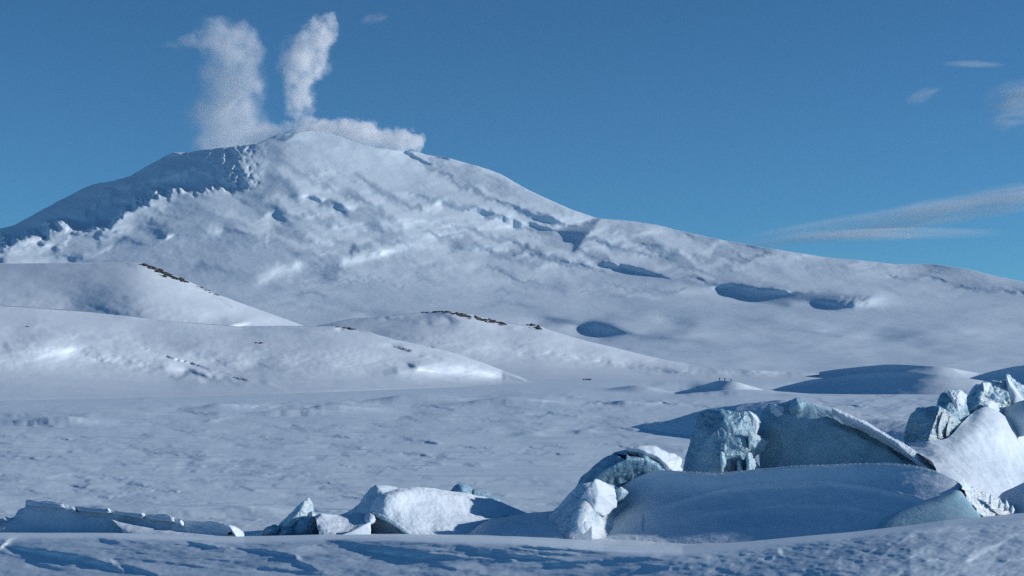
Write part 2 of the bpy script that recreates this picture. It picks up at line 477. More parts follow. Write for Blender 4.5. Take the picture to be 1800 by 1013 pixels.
hill_snow = snow_mat('hill_snow', 40, [(14, .5, (.5, 1, 1)), (3, .10, (1, 1, 1))], ((.69, .80, .87), (.76, .86, .93)))
def pA(S):
    S.p -= .03
    S.blob(150, 472, 100, 8, 0, .05)
    S.blob(235, 463, 22, 5, 5, .2)
    S.line([(330, 500), (400, 530), (470, 552), (535, 572)], 12, -.24)
    S.line([(310, 492), (350, 507), (380, 524)], 3.5, -.34)
    S.line([(335, 505), (375, 520), (412, 538)], 1.8, .35, .6)
    S.line([(400, 574), (440, 569), (530, 570)], 4, -.3, .3)
hill('far_left_hill', [(-420, 500), (-150, 470), (0, 463), (130, 462), (228, 461), (250, 463), (290, 478), (330, 494), (380, 517), (430, 535), (480, 553), (530, 571), (560, 582), (640, 612), (700, 668)],
     [(-420, 672), (0, 672), (400, 672), (700, 670)], (1450, 1350), .05, 41, 'broad snow hill with a dark rocky crest below the volcano', pA, -420, 700, hill_snow, gran=.03)
def pC(S):
    S.p -= .02
    S.blob(700, 560, 80, 5, 0, .3)
    S.blob(775, 557, 45, 8, 6, .42)
    S.line([(820, 556), (900, 575), (960, 590)], 5, .1)
    S.line([(955, 577), (1010, 593), (1080, 612), (1150, 632)], 6, -.26, .4)
    S.line([(905, 575), (935, 580)], 5, -.2)
    S.blob(880, 600, 90, 14, 12, .07)
    S.blob(1000, 640, 120, 16, 8, -.05)
hill('middle_hill', [(480, 600), (560, 572), (620, 560), (680, 556), (730, 550), (780, 547), (830, 553), (890, 568), (925, 573), (940, 570), (958, 578), (1000, 591), (1080, 611), (1160, 631), (1220, 641), (1300, 649), (1420, 656), (1500, 662), (1600, 668)],
     [(480, 669), (900, 669), (1600, 669)], (1520, 1850), .045, 51, 'low rounded snow hill with dark rock along its top', pC, 480, 1600, hill_snow, gran=.03)
def pB(S):
    S.p += .035
    S.line([(60, 577), (200, 592), (330, 640), (440, 680)], 22, -.10)
    S.line([(60, 577), (130, 590), (215, 603), (300, 628), (420, 668)], 3, -.3)
    S.line([(250, 612), (320, 633), (440, 672)], 2, .25, .5)
    S.line([(-100, 655), (130, 672), (300, 678)], 26, -.10)
    S.line([(0, 540), (140, 545), (300, 565)], 3, .16)
    S.line([(258, 555), (290, 559), (318, 563)], 2.2, .5, .2)
    S.line([(318, 560), (345, 568)], 2.5, -.2, .2)
    S.blob(320, 590, 90, 16, 5, .14)
    S.line([(430, 577), (500, 576), (585, 577)], 5, .30, .3)
    S.line([(590, 575), (600, 582)], 3, -.5, .2)
    S.line([(603, 578), (640, 583), (662, 590)], 3, .48, .5)
    S.line([(690, 607), (705, 612), (722, 618)], 3.6, .45, .3)
    S.line([(720, 600), (748, 606), (765, 613)], 3.2, .5, .3)
    S.line([(762, 611), (775, 616)], 2.5, -.5, .2)
    S.line([(735, 625), (745, 628)], 3, .4, .3); S.line([(758, 626), (780, 632)], 2.4, .35, .3); S.blob(725, 642, 9, 4, 20, .45, .3)
    S.line([(700, 655), (800, 660), (870, 668)], 16, -.15)
    S.line([(690, 597), (780, 615), (850, 640), (925, 668)], 5, -.36, .3)
    S.blob(560, 620, 110, 18, 5, .07)
    S.line([(305, 662), (345, 658), (390, 668), (440, 675)], 5, .34)
    S.line([(350, 668), (365, 672)], 3, -.5, .4); S.line([(408, 663), (436, 668)], 2.4, .5, .2); S.line([(455, 670), (475, 675)], 2, .5, .2)
    S.line([(470, 675), (500, 683), (535, 692)], 3, -.5, .2)
    S.line([(400, 688), (600, 688), (800, 678)], 6, -.14)
    S.line([(-400, 705), (0, 707), (260, 705), (500, 697)], 4, .10)
hill('shore_hill', [(-420, 528), (-150, 530), (0, 537), (120, 545), (230, 556), (320, 566), (420, 574), (500, 573), (585, 573), (600, 575), (640, 581), (690, 596), (740, 606), (790, 618), (850, 638), (900, 657), (935, 671), (1000, 677)],
     [(-420, 716), (0, 712), (260, 706), (500, 698), (650, 690), (850, 681), (1000, 678)], (620, 1150), .05, 61, 'nearest snow hill with a long lit slope coming down to the sea ice', pB, -420, 1000, hill_snow, gran=.035)

# ---- sea ice: one sheet to the horizon
G = Slope(-560, 2360, 2.5, 655, 1255, 1.5)
G.set_warp(5, 140, 71, 1.4, 2.2)
GU, GV = G.U, G.V
r1 = fnoise(GU.shape, 1.35, 7.0, .55, 0, 72, 110, G.step)
r2 = fnoise(GU.shape, .85, 9.0, .34, 0, 73, 30, G.step)
r3 = fnoise(GU.shape, 1.5, 4.0, .8, 0, 74, 0, G.step)
mask = np.clip(.85 + .25 * r3, .3, 2)
far = 1 / (1 + np.exp((GV - 800) / 40))
PN = r1 * .012 * mask + r2 * .045 * mask * (1 + .6 * far)
G.p = np.zeros_like(GU)
for k in range(760):
    u = rs.uniform(-300, 2100); v = 690 + 250 * rs.uniform(0, 1) ** .8
    L = rs.uniform(14, 110) * rs.uniform(.4, 1.6)
    G.line([(u, v), (u + L * .5, v + rs.uniform(-1, 1.5)), (u + L, v + rs.uniform(-2, 2))], rs.uniform(.9, 1.9), rs.choice([.45, .36, .28, -.14]), .6)
near = 1 / (1 + np.exp(-(GV - 925) / 14))
G.p = G.p * (1 - .5 * near) + .05 * near
# low hummocks and drift bands of the far ice
for (u, v, rx, ry, a, val) in (
    (1250, 684, 60, 9, -3, .42), (1215, 691, 34, 4, -6, .45), (1130, 682, 45, 5, 0, .25), (1560, 664, 130, 11, 0, .30), (1640, 668, 70, 7, 3, .2), (1545, 646, 60, 5, 0, .30), (1790, 650, 55, 9, -8, .38),
    (700, 700, 60, 7, 0, .2), (880, 700, 110, 10, -2, .24), (575, 718, 34, 6, 0, .36), (520, 722, 60, 6, 0, .2), (60, 738, 90, 9, 0, .32), (20, 742, 80, 5, 0, .2), (380, 712, 40, 5, -8, .22),
    (1110, 708, 18, 4, 0, .28), (1095, 707, 25, 3, 0, .2), (1700, 690, 60, 4, 0, .1), (370, 740, 20, 2.4, -8, .25), (920, 762, 26, 3, 0, .26), (1025, 757, 22, 2.6, 0, .3), (940, 845, 70, 5, -2, .16),
    (260, 900, 180, 14, 0, .10), (430, 903, 60, 4, 0, .28), (500, 838, 50, 2.2, 0, .36), (240, 787, 50, 2, 0, .25), (480, 818, 90, 2.6, 2, .2), (700, 760, 120, 8, 0, .1), (1000, 870, 60, 6, 0, .12),
    (640, 706, 50, 3, 0, .15), (1440, 652, 120, 3, -2, .12)):
    G.blob(u, v, rx, ry, a, val)
for (u, v, rx, ry, a, val) in (
    (1370, 680, 70, 5, 4, -.30), (1060, 715, 80, 4, 2, -.15), (1400, 660, 60, 3, -3, -.12), (1470, 680, 120, 4, 0, -.10), (640, 712, 50, 3, 6, -.2), (390, 740, 18, 2, 0, -.3), (140, 735, 60, 4, 0, -.12), (230, 716, 120, 4, 0, -.06),
    (1140, 715, 60, 4, 0, -.12)):
    G.blob(u, v, rx, ry, a, val)
# drift crests and cracks in the foreground
def ln(pts, w, val, warp=.5, **k): G.line(pts, w, val, warp, **k)
ln([(20, 963), (60, 968), (140, 985), (215, 1003)], 6, .40); ln([(0, 968), (25, 945), (38, 940)], 4, -.4)
ln([(60, 990), (90, 1000), (150, 985), (215, 995)], 5, .36); ln([(208, 985), (240, 1003), (280, 1012)], 4, .40); ln([(195, 983), (215, 995)], 4, -.35)
ln([(160, 940), (200, 955), (260, 957), (330, 950)], 3.4, .32); ln([(330, 950), (375, 962), (400, 960)], 4, .40); ln([(415, 962), (480, 972), (520, 978)], 4, .40)
ln([(250, 985), (330, 993), (420, 1006)], 3, .22); ln([(520, 985), (535, 996), (555, 1000)], 4, .44); ln([(518, 975), (530, 985)], 3, -.35)
ln([(450, 1001), (560, 1007), (720, 1011), (900, 1012)], 5, .38); ln([(740, 1002), (775, 996), (800, 1000)], 4, .36); ln([(690, 1006), (720, 1003)], 3, .34)
G.poly([(560, 944), (700, 943), (900, 950), (1010, 960), (1000, 966), (860, 960), (780, 962), (730, 975), (900, 985), (760, 982), (690, 962), (600, 950)], 3, .36, .4)
ln([(560, 940), (700, 941), (900, 948), (1000, 957)], 3, .18)
ln([(930, 957), (1000, 959), (1090, 962), (1160, 965)], 3.6, -.20); ln([(900, 983), (1000, 975), (1080, 972)], 4, -.14)
ln([(860, 995), (960, 985), (1060, 978), (1200, 972), (1320, 958), (1420, 948)], 7, .32, .4); ln([(900, 1008), (1040, 1002), (1180, 985), (1260, 974)], 6, .34, .4); ln([(880, 1001), (1010, 993), (1130, 983)], 3, -.12)
for k in range(110):
    u = rs.uniform(-200, 1900); v = rs.uniform(950, 1080)
    L = rs.uniform(14, 90)
    ln([(u, v), (u + L * .5, v + rs.uniform(-3, 3)), (u + L, v + rs.uniform(-5, 6))], rs.uniform(1.0, 2.4), rs.choice([-.15, .18, .28]), .6)
for k in range(34):
    f_ = rs.uniform(0, 1); u = 540 + f_ * 560; v = np.interp(u, [540, 700, 900, 1100], [948, 950, 960, 972]) + rs.uniform(0, 1) ** 1.3 * 24
    L = rs.uniform(60, 150); ln([(u, v), (u + L * .5, v + 1.5), (u + L, v + rs.uniform(2, 7))], rs.uniform(1.6, 3.2), .5, .4)
right = near / (1 + np.exp(-(GU - 1250 + (GV - 960) * 1.5) / 60.))
G.p = G.p * (1 - right) + right * (.16 + .55 * G.p)
rc = fnoise(GU.shape, .85, 3.0, .75, -10, 77, 60, G.step)
G.p += right * rc * .11 + (1 - right) * near * rc * .035
ln([(1560, 1000), (1640, 988), (1700, 978)], 4, .4); ln([(1700, 985), (1740, 965), (1770, 950)], 6, -.1); ln([(1370, 965), (1376, 975)], 4, -.35, .1); ln([(1440, 985), (1500, 975)], 3, .4)
for k in range(120):
    u = rs.uniform(1250, 1850); v = rs.uniform(940, 1060)
    ln([(u, v), (u + rs.uniform(8, 34), v - rs.uniform(1, 9))], rs.uniform(1.0, 2.2), rs.choice([-.2, .3, .2, -.1]), .8)
G.p = np.clip(G.p, -.5, .55)
gr = G.solve(wv=.03, edge=250, eps=1.2e-4)
G.p = PN
gr = gr + G.solve(wv=.008, edge=250, eps=2e-3)
# rows: e = pixels under the horizon
e_rows = np.concatenate([np.array([6500., 4200., 2800., 2000., 1500., 1150., 950., 800., 700.]), np.arange(600, 440, -6.), np.arange(440, 330, -1.5), np.arange(330, 225, -.8), np.arange(225, 62, -1.5), np.arange(62, 22, -.45), np.arange(22, 4, -.3), 4 * np.exp(-np.arange(1, 40) * .07)])
us = np.arange(-560, 2361, 2.5)
UU, EE = np.meshgrid(us, e_rows)
R = sample(gr, G.us, G.vs, UU, HZ + EE)
fe = np.clip((EE - 6) / 20, 0, 1) * np.clip((640 - EE) / 100, 0, 1) * np.clip((UU + 560) / 200, 0, 1) * np.clip((2360 - UU) / 200, 0, 1)
R = R * fe
sh = 1 / (1 + np.exp((UU - 1100) / 30)) / (1 + np.exp((EE - np.interp(UU, [0, 500, 1000], [66, 52, 33])) / 3))
R = R * (1 - sh) + sh * (np.clip(R, None, 0) * .3 - 1.0)
lim = .45 * EE
R = lim * np.tanh(R / lim)
# rough bank rising towards the right in front of the ridge, and the drift lip in front of the blocks
VV = HZ + EE
bank_v = np.interp(UU, [860, 960, 1060, 1200, 1320, 1420, 1500, 1600, 1660, 1720, 1800, 2100, 2360], [1006, 990, 977, 970, 957, 946, 938, 926, 917, 912, 905, 885, 880])
bank_h = np.interp(UU, [860, 1060, 1500, 1800, 2100, 2360], [0, 9, 46, 66, 70, 0])
tilt_h = .15 * np.clip(UU + 300, 0, 1900) * np.clip((2360 - UU) / 500, 0, 1)
lip_u = np.interp(UU, [-560, 0, 200, 430, 560, 700, 900, 1010, 1060, 1200, 1320, 1420, 1500, 1600, 1660, 1720, 1800, 2100, 2360], [941, 941, 940, 948, 943, 943.5, 950, 957, 962, 968, 957, 946, 938, 926, 917, 912, 905, 885, 880])
R = R - tilt_h / (1 + np.exp(-np.clip((VV - lip_u) / 1.6, -40, 40))) * np.clip((1120 - HZ - EE + 300) / 200, 0, 1)
R = R - bank_h * .6 / (1 + np.exp(-np.clip((VV - bank_v) / 1.6, -40, 40))) * np.clip((1120 - HZ - EE + 300) / 200, 0, 1)
lip_v = np.interp(UU, [-560, 0, 200, 430, 560, 700, 900, 1010, 1160, 1300], [941, 941, 940, 948, 943, 943.5, 950, 957, 968, 972])
lip_h = np.interp(UU, [-560, 0, 430, 560, 1010, 1200, 1300], [10, 10, 8, 12, 9, 4, 0])
R = R - lip_h / (1 + np.exp(-np.clip((VV - lip_v) / 1.6, -40, 40))) * (1 / (1 + np.exp((VV - lip_v - 34) / 9)))
E2 = EE - R              # where the sight line would meet the flat ice
# keep rows in order
if 0:
    bad = (E2[1:] > E2[:-1] - .12 * (e_rows[:-1] - e_rows[1:])[:, None])
    for i in range(0, len(bad), 6): print('clamp', round(e_rows[i]), bad[i, 300:1000].mean().round(2), R[i,300:1000].std().round(1))
for i in range(1, len(e_rows)):
    E2[i] = np.minimum(E2[i], E2[i - 1] - .12 * (e_rows[i - 1] - e_rows[i]))
Dg = EYE * F / E2
Xg = (UU - 900) / F * Dg
Zg = EYE - EE / F * Dg
# hummocks pushed up in the far ice: (column, row of foot, height px, half width px, steepness of the near side, skew)
for (u, v, hp, wd, st, sk) in ((1130, 689, 12, 45, 1, .2), (1440, 700, 4, 60, 1, 0),
                               (880, 714, 13, 90, 1, .1), (770, 706, 8, 70, 1, .1), (700, 706, 8, 60, 1, 0), (580, 726, 10, 60, 1, .2), (60, 748, 11, 110, 1, 0), (210, 733, 6, 90, 1, 0), (490, 730, 9, 80, 1, .1), (380, 718, 7, 40, 1, 0),
                               (1100, 713, 7, 30, 1, .3), (930, 768, 4, 26, 1, 0), (1030, 762, 4, 24, 1, 0), (300, 908, 10, 200, 1, 0), (430, 907, 5, 60, 1, 0)):
    v = max(v, 662.0)
    d0 = sea_d(v); x0 = (u - 900) / F * d0; m = d0 / F
    hh, ww = hp * m, wd * m
    ly = np.maximum(hh * 3.4, d0 * d0 / (EYE * F) * 1.1)
    dx = (Xg - x0) / ww; dx = np.where(dx < 0, dx * (1 + sk), dx * (1 - sk * .5))
    yc = d0 + ly * 1.1 + .15 * ww * np.sin(dx * 2.3 + u) * .3
    dy = (Dg - yc); dy = np.where(dy < 0, dy / ly, dy / (ly * 4 + ww * .3))
    nz = 1 + .05 * np.sin(dx * 2.0 + u) + .0 * np.sin(dx * 9 + v + dy * 2)
    Zg = Zg + hh * np.exp(-(dx ** 2) * 1.1) * np.exp(-(np.abs(dy) ** 2.4)) * nz
co = np.stack([Xg, Dg, Zg], -1)
nr, nc = co.shape[:2]
co = co.reshape(-1, 3)
quads = grid_quads(nr, nc)
# the rest of the circle, coarse
aL = math.atan2(us[0] - 900, F); aR = math.atan2(us[-1] - 900, F)
angs = np.linspace(aR, aL + 2 * math.pi, 40)
rL = EYE * F / e_rows / math.cos(aL); rR = EYE * F / e_rows / math.cos(aR)
tt = np.linspace(0, 1, 40)
rr = rR[:, None] * (1 - tt) + rL[:, None] * tt
ring = np.stack([np.sin(angs)[None, :] * rr, np.cos(angs)[None, :] * rr, np.zeros_like(rr)], -1)
inner = ring.shape[1]
off = len(co)
rid = off + np.arange(nr * inner).reshape(nr, inner)
rid[:, 0] = np.arange(nr) * nc + nc - 1
rid[:, -1] = np.arange(nr) * nc
a, b, c, d = rid[:-1, :-1], rid[:-1, 1:], rid[1:, 1:], rid[1:, :-1]
q2 = np.stack([a, b, c, d], -1).reshape(-1, 4)
co = np.concatenate([co, ring.reshape(-1, 3), [[0, 0, 0]]])
# patch under the camera
cen = len(co) - 1
loop = np.concatenate([np.arange(nc), rid[0, 1:]])
t3 = np.stack([loop[:-1], np.full(len(loop) - 1, cen), loop[1:]], -1)
ice_snow = snow_mat('sea_ice_snow', 5, [(1.1, .04, (.3, 1, 1)), (.25, .008, (.5, 1, 1))], ((.66, .79, .87), (.72, .85, .925)), (.25, 1, 1),
                    patch=(2.2, (.22, 1, 1), (.36, .50, .64), .54, .74))
mesh_np('sea_ice', co, np.concatenate([quads, q2]), ice_snow, tris=t3[:, ::-1][:, :], label='wind scoured snow over flat sea ice', kind='structure')
# ------------------------------------------------------------------ ice and drift snow close by
def ice_mat(name, deep=(.17, .34, .45), pale=(.40, .58, .68), rough=(.12, .42), frost=.5, bump=.03, frost_scale=1.6, crack=1.0):
    m, nt, out = mat_new(name)
    tc = nt.nodes.new('ShaderNodeTexCoord').outputs['Object']
    b = nt.nodes.new('ShaderNodeBsdfPrincipled')
    f1 = noise_node(nt, tc, .9, 6, .6)
    col = ramp(nt, f1, [(.30, deep), (.70, pale)])
    # frost and wind packed snow stuck to the ice
    f2 = noise_node(nt, tc, frost_scale, 9, .7, (1, 1, .6))
    geo = nt.nodes.new('ShaderNodeNewGeometry')
    sep = nt.nodes.new('ShaderNodeSeparateXYZ'); nt.links.new(geo.outputs['Normal'], sep.inputs[0])
    ad = nt.nodes.new('ShaderNodeMath'); ad.operation = 'MULTIPLY_ADD'
    nt.links.new(sep.outputs['Z'], ad.inputs[0]); ad.inputs[1].default_value = .22; nt.links.new(f2, ad.inputs[2])
    mr = nt.nodes.new('ShaderNodeMapRange'); mr.inputs['From Min'].default_value = 1.02 - frost * .55; mr.inputs['From Max'].default_value = 1.16 - frost * .55
    nt.links.new(ad.outputs[0], mr.inputs['Value'])
    mx = nt.nodes.new('ShaderNodeMix'); mx.data_type = 'RGBA'
    nt.links.new(mr.outputs[0], mx.inputs['Factor']); nt.links.new(col, mx.inputs['A']); mx.inputs['B'].default_value = (.74, .85, .91, 1)
    nt.links.new(mx.outputs['Result'], b.inputs['Base Color'])
    r = nt.nodes.new('ShaderNodeMapRange'); r.inputs['To Min'].default_value = rough[0]; r.inputs['To Max'].default_value = rough[1]
    nt.links.new(f2, r.inputs['Value']); nt.links.new(r.outputs[0], b.inputs['Roughness'])
    b.inputs['IOR'].default_value = 1.31
    b.inputs['Subsurface Weight'].default_value = .55
    b.inputs['Subsurface Radius'].default_value = (.12, .32, .45)
    b.inputs['Subsurface Scale'].default_value = 1.0
    prev = None
    for (sc_, h) in ((1.3, bump * 2.5), (5, bump), (19, bump * .3)):
        f = noise_node(nt, tc, sc_, 5, .62)
        bp = nt.nodes.new('ShaderNodeBump'); bp.inputs['Distance'].default_value = h; bp.inputs['Strength'].default_value = .9
        nt.links.new(f, bp.inputs['Height'])
        if prev: nt.links.new(prev, bp.inputs['Normal'])
        prev = bp.outputs[0]
    for (vs_, vh) in ((1.1, .05), (3.4, .018)):
        vo = nt.nodes.new('ShaderNodeTexVoronoi'); vo.feature = 'DISTANCE_TO_EDGE'; vo.inputs['Scale'].default_value = vs_
        wv_ = nt.nodes.new('ShaderNodeTexNoise'); wv_.inputs['Scale'].default_value = vs_ * 1.5; wv_.inputs['Detail'].default_value = 4
        nt.links.new(tc, wv_.inputs['Vector'])
        mxv = nt.nodes.new('ShaderNodeVectorMath'); mxv.operation = 'MULTIPLY_ADD'; nt.links.new(wv_.outputs['Color'], mxv.inputs[0]); mxv.inputs[1].default_value = (.6 / vs_,) * 3; nt.links.new(tc, mxv.inputs[2])
        nt.links.new(mxv.outputs[0], vo.inputs['Vector'])
        mv = nt.nodes.new('ShaderNodeMapRange'); mv.inputs['From Max'].default_value = .07; nt.links.new(vo.outputs['Distance'], mv.inputs['Value'])
        bp = nt.nodes.new('ShaderNodeBump'); bp.inputs['Distance'].default_value = vh * crack * .5; bp.inputs['Strength'].default_value = .8
        nt.links.new(mv.outputs[0], bp.inputs['Height']); nt.links.new(prev, bp.inputs['Normal']); prev = bp.outputs[0]
    nt.links.new(prev, b.inputs['Normal'])
    nt.links.new(b.outputs[0], out.inputs['Surface'])
    return m

blue_ice = ice_mat('blue_ice')
pale_ice = ice_mat('frosted_ice', (.32, .50, .60), (.60, .75, .82), (.18, .5), .85, .035)
rubble = ice_mat('rubble_ice', (.60, .75, .82), (.72, .83, .89), (.3, .6), 1.0, .02)
apron_ice = ice_mat('smooth_ice', (.34, .56, .66), (.44, .64, .72), (.2, .4), .1, .012, crack=.25)
slab_ice = ice_mat('slab_ice', (.24, .42, .52), (.44, .62, .70), (.3, .5), .35, .02, .8, crack=.15)
drift = snow_mat('drift_snow', 1.6, [(.9, .05, (1, 1, 1)), (.35, .02, (1, 1, 3.5)), (.12, .007, (1, 1, 1)), (.035, .002, (1, 1, 1))], ((.66, .78, .87), (.75, .86, .93)))
old_snow = snow_mat('old_hard_snow', .8, [(.5, .05, (1, 1, .5)), (.1, .008, (1, 1, 1))], ((.52, .66, .77), (.70, .82, .90)))

def displace_np(me, amp, scale, seed, ridged=0.0, axis=None, octaves=4):
    n = len(me.vertices)
    co = np.empty(n * 3, np.float32); me.vertices.foreach_get('co', co); co = co.reshape(-1, 3)
    no = np.empty(n * 3, np.float32); me.vertex_normals.foreach_get('vector', no); no = no.reshape(-1, 3)
    off = Vector((seed * 17.3, seed * 7.1, seed * 3.7))
    d = np.empty(n, np.float32)
    for i in range(n):
        q = Vector(co[i].tolist()) / scale + off
        v = mnoise.fractal(q, 1.0, 2.1, octaves)
        if ridged:
            v = v * (1 - ridged) + ridged * (1 - 2 * abs(mnoise.noise(q * 1.7)) * 1.6)
        d[i] = v
    co = co + no * (d * amp)[:, None]
    me.vertices.foreach_set('co', co.ravel()); me.update()

def solid(name, V, faces, mat, thick=1.0, sub=3, crease=.75, amp=.05, scale=.6, seed=1, ridged=.3, shrink=.2, drop=.15, creases=None, smooth=True, fine=0.0, **kw):
    """A closed lump: the faces turned this way are given by their corners (column, row, metres ahead); the far side is closed behind them."""
    keys = list(V)
    idx = {k: i for i, k in enumerate(keys)}
    P = [W(*V[k]) for k in keys]
    cen = sum(P, Vector()) / len(P)
    bm = bmesh.new()
    bv = [bm.verts.new(p) for p in P]
    for f in faces:
        bm.faces.new([bv[idx[k]] for k in f])
    bmesh.ops.recalc_face_normals(bm, faces=bm.faces[:])
    edges = [e for e in bm.edges if e.is_boundary]
    back = {}
    for e in edges:
        for v in e.verts:
            if v not in back:
                p = v.co.copy()
                p.y += thick; p.x += (cen.x - p.x) * shrink; p.z += (min(cen.z, p.z) - p.z) * shrink - max(0, p.z) * drop
                back[v] = bm.verts.new(p)
    cb = bm.verts.new(Vector((cen.x, cen.y + thick * 1.35, cen.z - .1)))
    for e in edges:
        a, b = e.verts
        bm.faces.new([a, b, back[b], back[a]])
        bm.faces.new([back[a], back[b], cb])
    bmesh.ops.recalc_face_normals(bm, faces=bm.faces[:])
    cl = bm.edges.layers.float.new('crease_edge')
    for e in bm.edges: e[cl] = crease
    me = bpy.data.meshes.new(name); bm.to_mesh(me); bm.free()
    o = bpy.data.objects.new(name, me); COL.objects.link(o)
    md = o.modifiers.new('s', 'SUBSURF'); md.levels = sub; md.render_levels = sub
    dg = bpy.context.evaluated_depsgraph_get()
    me2 = bpy.data.meshes.new_from_object(o.evaluated_get(dg))
    o.modifiers.clear(); o.data = me2; bpy.data.meshes.remove(me)
    COL.objects.unlink(o)
    me2.name = name
    me2.materials.clear(); me2.materials.append(mat)
    displace_np(me2, amp, scale, seed, ridged)
    if fine: displace_np(me2, fine, scale * .22, seed + 5, .5)
    me2.polygons.foreach_set('use_smooth', np.full(len(me2.polygons), smooth))
    # origin at the lump's foot
    base = Vector((cen.x, cen.y, min(p.z for p in P)))
    me2.transform(__import__('mathutils').Matrix.Translation(-base))
    o.location = base
    if kw.get('parent') is not None:
        o.location = base - kw['parent'].location
    return link(o, **kw)

def cr(pts, n):
    """Catmull-Rom through rows of points."""
    pts = np.asarray(pts, float)
    d = np.r_[0, np.cumsum(np.maximum(np.linalg.norm(np.diff(pts[:, :2], axis=0), axis=1), 1e-3))]
    t = np.linspace(0, d[-1], n)
    out = np.empty((n, pts.shape[1]))
    m = np.gradient(pts, d, axis=0)
    i = np.clip(np.searchsorted(d, t, 'right') - 1, 0, len(d) - 2)
    h = (d[i + 1] - d[i])[:, None]; s = ((t - d[i]) / (d[i + 1] - d[i]))[:, None]
    return ((2 * s ** 3 - 3 * s ** 2 + 1) * pts[i] + (s ** 3 - 2 * s ** 2 + s) * h * m[i] + (-2 * s ** 3 + 3 * s ** 2) * pts[i + 1] + (s ** 3 - s ** 2) * h * m[i + 1])

def loft(name, rows, mat, nu=160, nv=80, fn=None, dd=0.0, amp=.03, scale=.7, seed=1, back=((.3, 4, 2.0), (3., 60, 4.)), flip=False, ridged=.2, fine=0., sharp=False, **kw):
    """Rows of (column, row, metres) from the top line down; the back rows (dv px, dD) close it behind the crest."""
    R = [cr(r, nu) for r in rows]
    R = np.stack(R)                                  # rows x nu x 3
    k = np.linspace(0, len(rows) - 1, nv)
    A = np.empty((nv, nu, 3))
    m = np.gradient(R, axis=0)
    i = np.clip(k.astype(int), 0, len(rows) - 2); s = (k - i)[:, None, None]
    if sharp:
        A = R[i] * (1 - s) + R[i + 1] * s
    else:
        A = ((2 * s ** 3 - 3 * s ** 2 + 1) * R[i] + (s ** 3 - 2 * s ** 2 + s) * m[i] + (-2 * s ** 3 + 3 * s ** 2) * R[i + 1] + (s ** 3 - s ** 2) * m[i + 1])
    if fn is not None:
        A[..., 2] += fn(A[..., 0], A[..., 1], np.linspace(0, 1, nv)[:, None])
    A[..., 2] += dd
    Wd = lambda B: np.stack([(B[..., 0] - 900) / F * B[..., 2], B[..., 2], EYE + (HZ - B[..., 1]) / F * B[..., 2]], -1)
    top = A[:1].copy(); bks = []
    for (kk, dv, dD) in back[::-1]:
        b = top.copy(); b[..., 1] += dv; b[..., 2] += dD; bks.append(b)
    A = np.concatenate(bks + [A])
    C = Wd(A)
    base = np.array([C[..., 0].mean(), C[..., 1].mean(), 0.])
    C = C - base
    nr, nc = C.shape[:2]
    q = grid_quads(nr, nc, flip)
    par = kw.get('parent')
    o = mesh_np(name, C.reshape(-1, 3), q[:, ::-1], mat, **kw)
    o.location = base if par is None else Vector(base) - par.location
    displace_np(o.data, amp, scale, seed, ridged)
    if fine: displace_np(o.data, fine, scale * .2, seed + 3, .4)
    return o

def things_empty(name, p, **kw):
    o = bpy.data.objects.new(name, None); o.empty_display_size = .3
    o.location = p
    return link(o, **kw)
G1 = 'blocks and drifts of the pressure ridge'

# --- low hummocks of the far ice, their near sides in shade
def hummock(crest, vb, label, seed):
    n = len(crest)
    mid = [(u, v + (vb - v) * .3, d * .994) for u, v, d in crest]
    low = [(u, v + (vb - v) * .7, d * .982) for u, v, d in crest]
    foot_ = [(u, vb + 4, d * .968) for u, v, d in crest]
    d0 = crest[n // 2][2]
    o = loft('ice_hummock', [crest, mid, low, foot_], drift, nu=110, nv=26, amp=d0 * .0006, scale=d0 * .03, seed=seed, back=((0, .4, d0 * .02), (0, 3, d0 * .06), (0, 14, d0 * .12)), label=label, cat='snow hummock', group='hummocks on the far ice')
    return o
HUM = hummock([(1160, 697, 500), (1200, 688, 493), (1235, 677, 483), (1262, 670, 476), (1290, 671, 473), (1325, 680, 475), (1370, 694, 482)], 697, 'low dark hummock on the far ice with tiny people standing on its top', 201)
hummock([(1350, 687, 492), (1420, 670, 484), (1500, 659, 474), (1570, 654, 464), (1640, 657, 456), (1710, 667, 455), (1820, 688, 464)], 692, 'longest shaded hummock on the far ice, in front of a smaller one', 202)
hummock([(1440, 654, 1400), (1505, 645, 1370), (1560, 641, 1345), (1610, 642, 1325), (1660, 647, 1315), (1720, 656, 1330)], 671, 'small shaded hummock rising behind the longest hummock', 203)
hummock([(1680, 672, 572), (1740, 654, 560), (1790, 644, 548), (1860, 639, 532), (1980, 655, 525)], 690, 'shaded hummock behind the turquoise ice boulder', 204)
